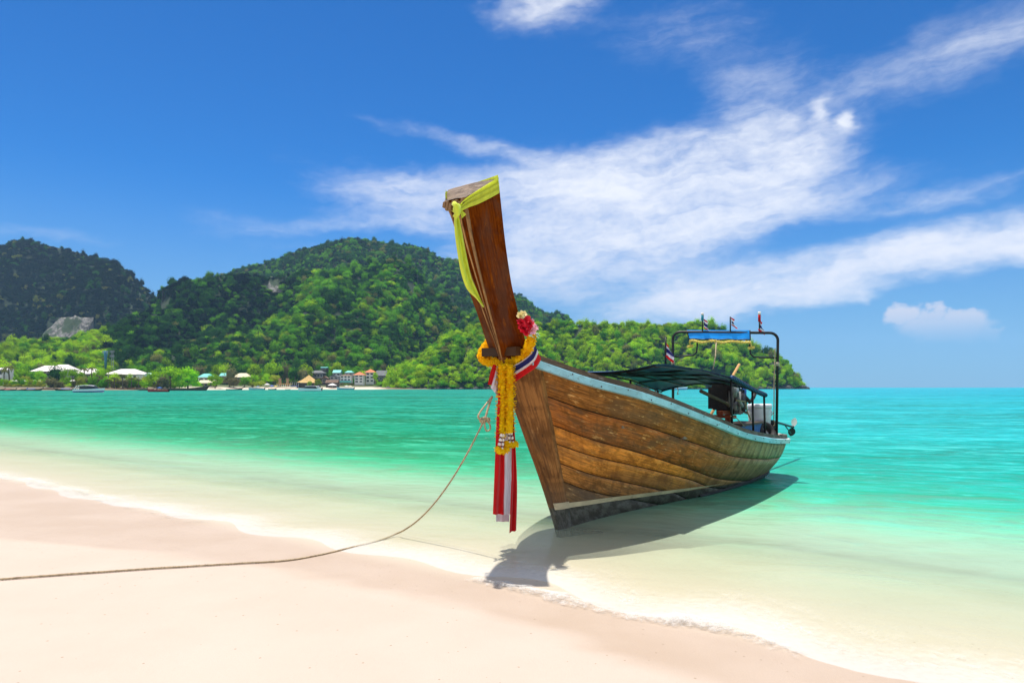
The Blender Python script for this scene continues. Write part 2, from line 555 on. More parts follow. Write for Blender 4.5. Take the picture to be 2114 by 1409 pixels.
# lace of foam near the edge
fo = q.n('ShaderNodeTexVoronoi', feature='DISTANCE_TO_EDGE', ins={'Vector': q.vm('ADD', P, q.vm('SCALE', q.n('ShaderNodeTexNoise', ins={'Vector': P, 'Scale': 5.0, 'Detail': 3.0}).outputs[1], 0.18)), 'Scale': 24.0}).outputs['Distance']
foam = q.m('MULTIPLY', q.m('MULTIPLY', q.mr(fo, 0.14, 0.0), q.mr(dep, 0.035, 0.003)), q.mr(q.noise(P, 2.6, 5, 0.65), 0.42, 0.72))
film = q.m('MULTIPLY', q.mr(q.m('ADD', dep, q.m('MULTIPLY', q.m('SUBTRACT', q.noise(P, 14.0, 5, 0.7), 0.5), 0.02)), 0.024, 0.001), 0.45)
white = q.n('ShaderNodeBsdfDiffuse', ins={0: (0.80, 0.78, 0.74)})
mx = q.n('ShaderNodeMixShader', ins={0: q.m('MAXIMUM', q.m('MULTIPLY', foam, 0.75), film), 1: mx, 2: white})
fr = q.n('ShaderNodeFresnel', ins={'IOR': 1.33, 'Normal': bm_})
gl = q.n('ShaderNodeBsdfGlossy', ins={0: (1, 1, 1), 'Roughness': 0.16, 'Normal': bm_})
mx = q.n('ShaderNodeMixShader', ins={0: q.m('MULTIPLY', fr, q.mr(dep, 0.0, 0.6, 0.20, 0.30)), 1: mx, 2: gl})
q.n('ShaderNodeOutputMaterial', ins={0: mx})
sea = sheet("sea", xs, ys, lambda X, Y: X * 0.0, m_sea, {'depth': lambda X, Y: np.clip(-ground_z(X, Y), 0, None), 'refl_tint': lambda X, Y: 1 / (1 + np.exp(-(X - 0.16 * Y - 1.0) / (1.2 + 0.06 * np.abs(Y))))})
tag(sea, kind='structure')

# --- small breaking wave along the water's edge
m_foam = bpy.data.materials.new("wave_foam")
m_foam.use_nodes = True
q = NG(m_foam.node_tree)
P = q.n('ShaderNodeNewGeometry').outputs['Position']
al = q.n('ShaderNodeAttribute', attribute_name='foam').outputs['Fac']
nz = q.noise(P, 26.0, 6, 0.7)
big = q.noise(P, 4.5, 3, 0.6)
a = q.mr(q.m('ADD', al, q.m('ADD', q.m('MULTIPLY', q.m('SUBTRACT', nz, 0.5), 1.3), q.m('MULTIPLY', q.m('SUBTRACT', big, 0.5), 0.8))), 0.30, 1.12)
b = q.n('ShaderNodeBsdfDiffuse', ins={'Color': (0.80, 0.79, 0.77)})
q.set(b.inputs['Normal'], q.bump(nz, 0.5, 0.015))
b = q.n('ShaderNodeMixShader', ins={0: 0.45, 1: b, 2: q.n('ShaderNodeBsdfTranslucent', ins={0: (0.85, 0.84, 0.82)})})
tr = q.n('ShaderNodeBsdfTransparent')
q.n('ShaderNodeOutputMaterial', ins={0: q.n('ShaderNodeMixShader', ins={0: a, 1: tr, 2: b})})


def breaking_wave(pts, hh, ww, seed, label):
    """a low curling ridge of foam; pts = (t along the shore, s out to sea)"""
    rr = random.Random(seed)
    P_ = catmull(pts, 150)
    vs, fo_ = [], []
    NR = 12
    for i, (t, s) in enumerate(P_):
        e = min(1.0, i / 18, (150 - i) / 40)
        k = 0.55 + 0.9 * mnoise.noise(Vector((t * 1.9, seed, 0.0))) * 0.8 + 0.4 * mnoise.noise(Vector((t * 6.0, seed, 3.0)))
        k = max(0.38, min(1.1, k)) * e
        for j in range(NR + 1):
            a_ = j / NR
            off = (a_ - 0.35) * ww * (0.7 + 0.5 * k) + 0.05 * mnoise.noise(Vector((t * 4, a_ * 3, seed)))
            z = hh * k * math.sin(math.pi * min(1, a_ * 1.02)) ** 1.6 * (1.25 if a_ < 0.5 else 0.8)
            z += 0.010 * mnoise.noise(Vector((t * 16, a_ * 9, seed))) * e
            ss = s + off
            X = SN[0] * ss + SN[1] * t
            Y = SN[1] * ss - SN[0] * t
            base = max(0.0, float(ground_z(np.array(X), np.array(Y))))
            vs.append((X, Y, base + 0.006 + max(0, z)))
            fo_.append((0.62 if seed == 8 else 1.0) * (0.35 + 0.65 * k) * math.sin(math.pi * min(1.0, max(0.0, a_))) ** 0.6 * min(1, e * 1.2))
    n = NR + 1
    fs = [(i * n + j, i * n + j + 1, (i + 1) * n + j + 1, (i + 1) * n + j) for i in range(150) for j in range(NR)]
    mb = MB()
    mb.add(vs, fs)
    o = mb.build("wave_foam", m_foam, smooth=True)
    at_ = o.data.attributes.new('foam', 'FLOAT', 'POINT')
    at_.data.foreach_set('value', fo_)
    tag(o, label, 'wave', kind='stuff')
    return o


def ts(px, py, z=0.0):
    Y = (CH - z) * F / (py - HZ)
    X = (px - CX) / F * Y
    return (SN[1] * X - SN[0] * Y, SN[0] * X + SN[1] * Y)


breaking_wave([ts(930, 1192), ts(1000, 1206), ts(1080, 1226), ts(1180, 1248), ts(1300, 1276), ts(1440, 1294), ts(1560, 1325), ts(1680, 1362), ts(1820, 1392)], 0.05, 0.34, 3, "small white wave breaking on the sand below the boat's bow")
breaking_wave([ts(-160, 955), ts(0, 990), ts(90, 1004), ts(180, 1028), ts(270, 1052), ts(360, 1072), ts(470, 1090), ts(640, 1120)], 0.09, 0.55, 8, "pale foamy wave washing up the pink sand at the left")

# ================================================================== TREES: kinds of crown
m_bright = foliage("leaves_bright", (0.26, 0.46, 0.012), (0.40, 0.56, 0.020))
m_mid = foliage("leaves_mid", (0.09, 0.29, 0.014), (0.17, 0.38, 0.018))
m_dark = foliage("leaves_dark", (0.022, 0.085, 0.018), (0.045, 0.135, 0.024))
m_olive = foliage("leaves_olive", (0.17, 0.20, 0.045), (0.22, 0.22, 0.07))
m_shaded = foliage("leaves_shaded", (0.005, 0.014, 0.015), (0.014, 0.027, 0.022))  # near-black copy of the leaves, cloud shade held in the colour
m_bark = simple("bark", (0.16, 0.12, 0.085), 0.9, var=0.3, scale=3)


def crown_mesh(name, mat, seed, lobes=9, leaves=120, flat=0.78, spread=0.62, leaf=0.15, layered=False):
    rr = np.random.default_rng(seed)
    mb = MB()
    cs = []
    for i in range(lobes):
        if i == 0:
            c_, r_ = np.array([0, 0, 0.75]), 0.55
        else:
            a_ = rr.uniform(0, 2 * math.pi)
            d_ = spread * math.sqrt(rr.uniform(0.25, 1.0))
            z_ = rr.uniform(0.28, 1.05) if not layered else rr.choice([0.35, 0.62, 0.92]) + rr.uniform(-.06, .06)
            c_ = np.array([d_ * math.cos(a_), d_ * math.sin(a_), z_ * (1.0 - 0.35 * d_)])
            r_ = rr.uniform(0.17, 0.40)
        cs.append((c_, r_))
    for c_, r_ in cs:
        zs_ = flat * (0.5 if layered else 1.0)
        mb.ball(c_, r_ * 0.68, (1, 1, zs_), 6)
        n = int(leaves * (r_ / 0.35) ** 2)
        for k in range(n):
            v = rr.normal(size=3)
            v /= np.linalg.norm(v)
            if v[2] < -0.55: v[2] *= -1
            p = c_ + v * np.array([1, 1, zs_]) * r_ * rr.uniform(0.5, 1.4)
            nn = v + rr.normal(size=3) * 0.34 + np.array([0, 0, 0.25])
            nn /= np.linalg.norm(nn)
            a_ = np.cross(nn, rr.normal(size=3))
            a_ /= np.linalg.norm(a_)
            b_ = np.cross(nn, a_)
            L = leaf * rr.uniform(0.6, 1.25)
            w_ = L * rr.uniform(0.45, 0.8)
            mb.add([p - a_ * L * .5, p - b_ * w_ * .5 + nn * .12 * L, p + a_ * L * .5, p + b_ * w_ * .5 + nn * .12 * L], [(0, 1, 2, 3)])
    return mb.mesh(name, mat)


SPEC = {}
kinds = bpy.data.collections.new("crown_kinds")          # never linked: only the forests draw from it
KMESH = []
for si, (sn, mt) in enumerate([('bright', m_bright), ('mid', m_mid), ('dark', m_dark), ('olive', m_olive), ('shaded', m_shaded)]):
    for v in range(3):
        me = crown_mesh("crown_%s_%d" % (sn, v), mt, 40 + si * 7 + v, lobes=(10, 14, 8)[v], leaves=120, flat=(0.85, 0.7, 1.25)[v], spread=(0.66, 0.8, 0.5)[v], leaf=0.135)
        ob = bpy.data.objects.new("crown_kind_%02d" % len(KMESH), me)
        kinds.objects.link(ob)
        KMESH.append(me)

ft = bpy.data.node_groups.new("forest", 'GeometryNodeTree')
ft.interface.new_socket("Geometry", in_out='INPUT', socket_type='NodeSocketGeometry')
ft.interface.new_socket("Geometry", in_out='OUTPUT', socket_type='NodeSocketGeometry')
gi = ft.nodes.new('NodeGroupInput')
go = ft.nodes.new('NodeGroupOutput')
iop = ft.nodes.new('GeometryNodeInstanceOnPoints')
ci = ft.nodes.new('GeometryNodeCollectionInfo')
ci.inputs['Collection'].default_value = kinds
ci.inputs['Separate Children'].default_value = True
ci.inputs['Reset Children'].default_value = True
iop.inputs['Pick Instance'].default_value = True


def named(nm, ty):
    nd = ft.nodes.new('GeometryNodeInputNamedAttribute')
    nd.data_type = ty
    nd.inputs[0].default_value = nm
    return [o for o in nd.outputs if o.enabled and o.name == 'Attribute'][0]


ft.links.new(gi.outputs[0], iop.inputs['Points'])
ft.links.new(ci.outputs[0], iop.inputs['Instance'])
ft.links.new(named('idx', 'INT'), iop.inputs['Instance Index'])
ft.links.new(named('rot', 'FLOAT_VECTOR'), iop.inputs['Rotation'])
ft.links.new(named('scl', 'FLOAT_VECTOR'), iop.inputs['Scale'])
ft.links.new(iop.outputs[0], go.inputs[0])


def forest(name, pts, label):
    """pts: list of (x, y, z, kind index, scale xy, scale z, rot)"""
    A = np.array(pts, float)
    me = bpy.data.meshes.new(name)
    me.vertices.add(len(A))
    me.vertices.foreach_set('co', A[:, :3].ravel())
    x = me.attributes.new('idx', 'INT', 'POINT')
    x.data.foreach_set('value', A[:, 3].astype(np.int32))
    x = me.attributes.new('rot', 'FLOAT_VECTOR', 'POINT')
    x.data.foreach_set('vector', np.stack([A[:, 6] * 0, A[:, 6] * 0, A[:, 6]], 1).ravel())
    x = me.attributes.new('scl', 'FLOAT_VECTOR', 'POINT')
    x.data.foreach_set('vector', np.stack([A[:, 4], A[:, 4], A[:, 5]], 1).ravel())
    o = bpy.data.objects.new(name, me)
    COL.objects.link(o)
    md = o.modifiers.new("forest", 'NODES')
    md.node_group = ft
    tag(o, label, 'forest', kind='stuff')
    return o


# ================================================================== HILLS
m_soil_shaded = simple("hill_soil_shaded", (0.012, 0.026, 0.008), 0.95, var=0.4, scale=0.05)  # ground colour darkened to stand in for shade between the crowns
CLIFFS = [  # px0, px1, py0, py1 : bare rock faces, kept free of trees
    (92, 158, 662, 694), (330, 350, 606, 634), (491, 503, 622, 638), (544, 576, 572, 594), (841, 857, 574, 602)]


def proj(p):
    return (CX + F * p[0] / p[1], HZ - F * (p[2] - CH) / p[1])


def hill(name, crest, foot, th, prof, gully, spacing, size, mixf, seed, label, ncol=90, nrow=36, fmax=1.0, cliffs=()):
    """crest: (px, py, distance) of the tree-top line, foot: (px, distance); th: tree height to take off the crest"""
    rr = np.random.default_rng(seed)
    p0, p1 = crest[0][0], crest[-1][0]
    cols = []
    for i in range(ncol + 1):
        px = p0 + (p1 - p0) * i / ncol
        Yc = itp(px, [(c[0], c[2]) for c in crest])
        py = itp(px, [(c[0], c[1]) for c in crest])
        Yf = itp(px, foot)
        zc = max(0.4, CH + (HZ - py) / F * Yc - th)
        col = []
        for j in range(nrow + 1):
            qn = j / nrow
            Y = Yf + (Yc - Yf) * qn
            X = (px - CX) / F * Y
            z = zc * prof(qn)
            e = 4 * qn * (1 - qn)
            gx = mnoise.noise(Vector((X / gully[0], qn * 0.8, seed))) + 0.5 * mnoise.noise(Vector((X / gully[0] * 2.3, qn * 2, seed + 5)))
            gz = mnoise.noise(Vector((X / 45, Y / 45, seed + 9)))
            z += zc * gully[1] * gx * e + 0.06 * zc * gz * e
            Y2 = Y - 0.18 * (Yc - Yf) * gx * e
            col.append((X, Y2, max(z, -0.5)))
        # the far side
        for k, (dd, hz_) in enumerate([(0.35, 0.72), (0.8, 0.3), (1.4, -0.02)]):
            Y = Yc + (Yc - Yf) * dd
            col.append(((px - CX) / F * Yc + 0.0, Y, zc * hz_))
        cols.append(col)
    mb = MB()
    mb.grid(cols)
    o = mb.build(name, m_soil_shaded, smooth=True)
    tag(o, kind='structure')
    pts = []
    for i in range(ncol):
        for j in range(nrow):
            a, b_, c_, d = [Vector(x) for x in (cols[i][j], cols[i + 1][j], cols[i + 1][j + 1], cols[i][j + 1])]
            area = ((b_ - a).cross(d - a)).length
            n = area / (spacing * spacing)
            n = int(n) + (1 if rr.uniform() < n - int(n) else 0)
            for _ in range(n):
                u, v = rr.uniform(), rr.uniform()
                p = a * (1 - u) * (1 - v) + b_ * u * (1 - v) + c_ * u * v + d * (1 - u) * v
                if p.z < 0.3: continue
                qq = proj(p + Vector((0, 0, th * .5)))
                if any(c0 < qq[0] < c1 and d0 < qq[1] < d1 for c0, c1, d0, d1 in cliffs): continue
                sc = size * (0.5 + 0.95 * rr.uniform() ** 1.7)
                fr_ = (j + v) / nrow
                cl = mnoise.noise(Vector((p.x / 38, p.y / 38, seed))) + 0.5 * mnoise.noise(Vector((p.x / 14, p.y / 14, seed + 2)))
                kind = mixf(fr_, cl, rr.uniform(), qq)
                pts.append((p.x, p.y, p.z - 0.25 * sc, kind * 3 + int(rr.integers(3)), sc, sc * (0.6 + 0.85 * rr.uniform() ** 1.5), rr.uniform(0, 6.28)))
    return o, pts


BR, MI, DK, OL, SH = range(5)


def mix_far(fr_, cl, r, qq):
    return SH if r < 0.84 + 0.2 * cl else (DK if r < 0.96 else OL)  # cloud shade over the left hill put into the leaf colour


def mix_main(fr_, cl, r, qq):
    if fr_ > 0.60 + 0.12 * cl and qq[0] < 600 + 60 * cl:          # dark leaf colour stands in for shade along the cliffs of the crest
        return SH if r < 0.5 else (DK if r < 0.92 else MI)
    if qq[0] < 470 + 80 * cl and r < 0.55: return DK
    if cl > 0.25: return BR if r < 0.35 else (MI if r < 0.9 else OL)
    if cl < -0.12: return DK if r < 0.72 else (MI if r < 0.93 else OL)  # clustered dark and bright crowns imitate shaded and lit slopes
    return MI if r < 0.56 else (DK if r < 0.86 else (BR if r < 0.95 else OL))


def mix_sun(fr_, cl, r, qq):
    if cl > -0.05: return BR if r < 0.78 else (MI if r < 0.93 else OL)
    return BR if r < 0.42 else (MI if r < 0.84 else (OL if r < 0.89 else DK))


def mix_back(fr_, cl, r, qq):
    return DK if r < 0.55 - 0.3 * cl else (MI if r < 0.82 else (SH if r < 0.93 else OL))


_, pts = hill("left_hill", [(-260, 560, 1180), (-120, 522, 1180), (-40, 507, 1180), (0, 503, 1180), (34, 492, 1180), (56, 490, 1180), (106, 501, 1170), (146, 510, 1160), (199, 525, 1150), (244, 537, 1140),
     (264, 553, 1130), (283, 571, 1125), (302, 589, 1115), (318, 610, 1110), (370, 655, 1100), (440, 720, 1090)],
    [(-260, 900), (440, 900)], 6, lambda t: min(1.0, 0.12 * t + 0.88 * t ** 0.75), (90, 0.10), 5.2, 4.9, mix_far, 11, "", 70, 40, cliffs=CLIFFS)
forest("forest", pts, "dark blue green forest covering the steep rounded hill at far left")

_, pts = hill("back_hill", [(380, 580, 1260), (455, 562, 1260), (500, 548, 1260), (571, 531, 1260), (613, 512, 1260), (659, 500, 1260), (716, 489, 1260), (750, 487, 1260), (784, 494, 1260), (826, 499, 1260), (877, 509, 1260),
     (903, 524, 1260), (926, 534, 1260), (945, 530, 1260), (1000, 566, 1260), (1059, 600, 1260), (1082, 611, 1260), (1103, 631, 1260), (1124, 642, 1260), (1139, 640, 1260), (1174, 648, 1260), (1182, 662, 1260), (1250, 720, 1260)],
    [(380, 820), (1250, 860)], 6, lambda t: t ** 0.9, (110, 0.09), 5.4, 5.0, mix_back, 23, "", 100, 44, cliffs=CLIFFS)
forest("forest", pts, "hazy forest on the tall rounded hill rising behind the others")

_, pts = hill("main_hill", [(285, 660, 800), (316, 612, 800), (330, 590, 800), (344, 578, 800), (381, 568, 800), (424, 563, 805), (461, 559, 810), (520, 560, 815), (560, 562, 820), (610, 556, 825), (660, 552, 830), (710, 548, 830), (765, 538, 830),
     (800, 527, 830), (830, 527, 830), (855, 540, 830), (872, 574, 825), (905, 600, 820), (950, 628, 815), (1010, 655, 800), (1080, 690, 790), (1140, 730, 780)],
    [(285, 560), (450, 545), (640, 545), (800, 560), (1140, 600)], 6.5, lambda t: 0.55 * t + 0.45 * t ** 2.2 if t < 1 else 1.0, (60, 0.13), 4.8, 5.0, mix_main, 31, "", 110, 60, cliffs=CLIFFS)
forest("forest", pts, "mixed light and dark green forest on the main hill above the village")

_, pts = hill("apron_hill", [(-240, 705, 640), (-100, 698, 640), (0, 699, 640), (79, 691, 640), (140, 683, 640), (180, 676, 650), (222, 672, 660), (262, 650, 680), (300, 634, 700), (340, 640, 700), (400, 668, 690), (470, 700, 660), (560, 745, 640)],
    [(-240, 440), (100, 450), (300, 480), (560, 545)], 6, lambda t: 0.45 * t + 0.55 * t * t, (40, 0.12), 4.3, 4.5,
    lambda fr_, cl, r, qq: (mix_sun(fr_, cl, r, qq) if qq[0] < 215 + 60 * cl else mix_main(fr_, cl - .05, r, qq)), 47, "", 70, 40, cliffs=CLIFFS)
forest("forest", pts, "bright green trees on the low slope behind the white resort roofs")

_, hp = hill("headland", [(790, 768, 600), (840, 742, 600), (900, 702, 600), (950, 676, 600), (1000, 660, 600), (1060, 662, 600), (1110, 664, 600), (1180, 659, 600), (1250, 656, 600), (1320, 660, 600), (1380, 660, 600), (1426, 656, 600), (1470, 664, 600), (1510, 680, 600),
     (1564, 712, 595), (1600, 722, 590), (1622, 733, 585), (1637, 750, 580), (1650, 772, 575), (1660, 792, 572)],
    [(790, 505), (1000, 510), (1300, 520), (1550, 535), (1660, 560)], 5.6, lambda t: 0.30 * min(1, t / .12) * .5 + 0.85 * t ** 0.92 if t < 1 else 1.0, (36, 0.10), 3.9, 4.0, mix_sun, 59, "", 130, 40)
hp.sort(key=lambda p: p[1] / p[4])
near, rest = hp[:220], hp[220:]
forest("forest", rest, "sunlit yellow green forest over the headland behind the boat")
HL = {0: ("bright yellow green round tree low on the sunlit headland", 'bright trees low on the headland'), 1: ("mid green round tree low on the sunlit headland", 'mid green trees low on the headland'),
      2: ("dark green round tree low on the sunlit headland", 'dark trees low on the headland'), 3: ("brownish olive round tree low on the sunlit headland", 'olive trees low on the headland')}
for p in near:
    o = bpy.data.objects.new("headland_tree", KMESH[int(p[3])])
    COL.objects.link(o)
    o.location = p[:3]
    o.scale = (p[4], p[4], p[5])
    o.rotation_euler = (0, 0, p[6])
    lb = HL[int(p[3]) // 3]
    tag(o, lb[0], 'tree', lb[1])

# --- bare limestone faces standing out of the forest
m_rock = bpy.data.materials.new("limestone")
m_rock.use_nodes = True
q = NG(m_rock.node_tree)
P = q.n('ShaderNodeTexCoord').outputs['Object']
s1 = q.noise(q.mp(P, scale=(1, 1, 0.16)), 0.32, 6, 0.65)
s2 = q.noise(q.mp(P, scale=(1, 1, 0.4)), 0.08, 4, 0.6)
c = q.mix(q.mr(s1, 0.36, 0.66), (0.05, 0.05, 0.046), (0.30, 0.28, 0.255))
c = q.mix(q.mr(s2, 0.46, 0.60), c, (0.030, 0.055, 0.020))
b = q.n('ShaderNodeBsdfPrincipled', ins={'Base Color': c, 'Roughness': 0.9})
q.set(b.inputs['Normal'], q.bump(s1, 1.0, 1.5))
q.n('ShaderNodeOutputMaterial', ins={0: b})


def cliff(px0, px1, py0, py1, Y, seed, label):
    a = at((px0 + px1) / 2, py1, Y)
    w = (px1 - px0) / F * Y
    h = (py1 - py0) / F * Y
    mb = MB()
    rows = []
    for j in range(15):
        row = []
        for i in range(17):
            u = i / 16 * 2 - 1
            v = j / 14
            bulge = (1 - u * u) ** 0.5 if abs(u) < 1 else 0
            n = mnoise.noise(Vector((u * 3, v * 1.2, seed)))
            n2 = mnoise.noise(Vector((u * 8, v * 5, seed)))
            top = 1 - 0.22 * abs(u) ** 3 + 0.16 * mnoise.noise(Vector((u * 3.5, 7, seed)))
            row.append((u * w / 2 * (1 + 0.22 * n), -bulge * w * 0.07 + v * h * 0.85 - n * w * 0.06 - n2 * w * .03, v * h * top))
        row.append((w * 0.5, w * 0.6, v * h))
        row.insert(0, (-w * 0.5, w * 0.6, v * h))
        rows.append(row)
    rows.append([(x * 0.8, w * 0.6, h * 1.0) for x, y_, z in rows[-1]])
    mb.grid(rows)
    o = mb.build("rock_cliff", m_rock, smooth=True)
    o.location = a
    tag(o, label, 'cliff')


cliff(84, 164, 650, 704, 868, 1, "wide pale limestone face at the foot of the far left hill")
cliff(326, 354, 596, 648, 772, 2, "grey limestone cliff at the left end of the main hill's crest")
cliff(488, 506, 614, 644, 772, 3, "small pale rock face left of the middle of the main hill")
cliff(538, 580, 568, 604, 800, 4, "long grey rock band high on the main hill left of its top")
cliff(838, 860, 564, 610, 800, 5, "tall pale rock face just left of the boat's prow on the main hill")
# dark sea-worn rock skirting the headland
mb = MB()
rr = random.Random(5)
for i in range(150):
    px = 800 + i * 5.8 + rr.uniform(-2, 2)
    Yf = itp(px, [(790, 505), (1000, 510), (1300, 520), (1550, 535), (1660, 560)])
    p = at(px, 0, Yf - rr.uniform(-1.5, 1.5))
    r_ = rr.uniform(0.9, 2.0) * (1.0 if px < 1500 else 1.6)
    b0 = len(mb.v)
    mb.ball((p.x, p.y, 0.2), r_, (1.4, 1.0, rr.uniform(0.5, 1.1)), 7)
    for k in range(b0, len(mb.v)):
        v = Vector(mb.v[k])
        v += Vector((1, 1, 1)) * 0.4 * r_ * mnoise.noise(v * 0.6)
        mb.v[k] = tuple(v)
m_wetrock = simple("wet_rock", (0.055, 0.05, 0.04), 0.8, var=0.4, scale=0.6, bump=0.6)
tag(mb.build("shore_rocks", m_wetrock, smooth=False), "dark sea worn rocks along the foot of the headland", "rocks", kind='stuff')

# ================================================================== LAND behind the far beach
SHORE = [(-420, 330), (0, 345), (120, 352), (300, 372), (450, 420), (620, 465), (780, 490), (900, 505)]
m_land = bpy.data.materials.new("shore_ground")
m_land.use_nodes = True
q = NG(m_land.node_tree)
P = q.n('ShaderNodeNewGeometry').outputs['Position']
k = q.n('ShaderNodeAttribute', attribute_name='inland').outputs['Fac']
c = q.mix(q.mr(q.m('ADD', k, q.m('MULTIPLY', q.noise(P, 0.2, 3), 8)), 14, 34), q.mix(q.n('ShaderNodeAttribute', attribute_name='sandy').outputs['Fac'], (0.17, 0.125, 0.075), (0.60, 0.51, 0.40)), (0.10, 0.12, 0.045))
b = q.n('ShaderNodeBsdfPrincipled', ins={'Base Color': c, 'Roughness': 0.95})
q.n('ShaderNodeOutputMaterial', ins={0: b})
cols, inl, sdy = [], [], []
for i in range(81):
    px = -420 + i * 1320 / 80
    Ys = itp(px, SHORE)
    col = []
    for dd, z in [(-6, -1.2), (0, 0.0), (6, 0.7), (14, 1.3), (26, 2.1), (45, 2.6), (80, 3.2), (140, 4), (300, 5)]:
        Y = Ys + dd
        col.append(((px - CX) / F * Y, Y, z + (0.12 * mnoise.noise(Vector((px * .13, dd * .2, 1))) if dd > 0 else 0)))
        inl.append(float(dd))
        sdy.append(float(np.clip((px - 330) / 70, 0, 1) * np.clip((805 - px) / 30, 0, 1)))
    cols.append(col)
mb = MB()
mb.grid(cols)
o = mb.build("shore_ground", m_land, smooth=True)
at_ = o.data.attributes.new('inland', 'FLOAT', 'POINT')
at_.data.foreach_set('value', inl)
at_ = o.data.attributes.new('sandy', 'FLOAT', 'POINT')
at_.data.foreach_set('value', sdy)
tag(o, kind='structure')


def shore_y(px):
    return itp(px, SHORE)

# ================================================================== THE LONGTAIL BOAT
BO = (0.55, 8.17)                 # stem foot on the ground plane
BD = (0.595, 0.804)               # bow -> stern
BV = (0.804, -0.595)              # towards the boat side that faces us
BRZ = math.atan2(BD[1], BD[0])


def L(u, v, z):                   # boat frame -> local coordinates of the boat's Empty
    return (u, -v, z)


def Wd(u, v, z):                  # boat frame -> world
    return Vector((BO[0] + BD[0] * u + BV[0] * v, BO[1] + BD[1] * u + BV[1] * v, z))


def bp(px, py, v):
    """the point of the plane at side offset v that the photo shows at this pixel, in the boat frame"""
    k = (px - CX) / F
    Y = (v + BV[0] * BO[0] + BV[1] * BO[1]) / (BV[0] * k + BV[1])
    X = k * Y
    return ((X - BO[0]) * BD[0] + (Y - BO[1]) * BD[1], v, CH + (HZ - py) / F * Y)


boat = empty("longtail_boat", (BO[0], BO[1], 0), BRZ, "big wooden longtail boat with a tall upright prow, beached bow first in the shallows", "boat")


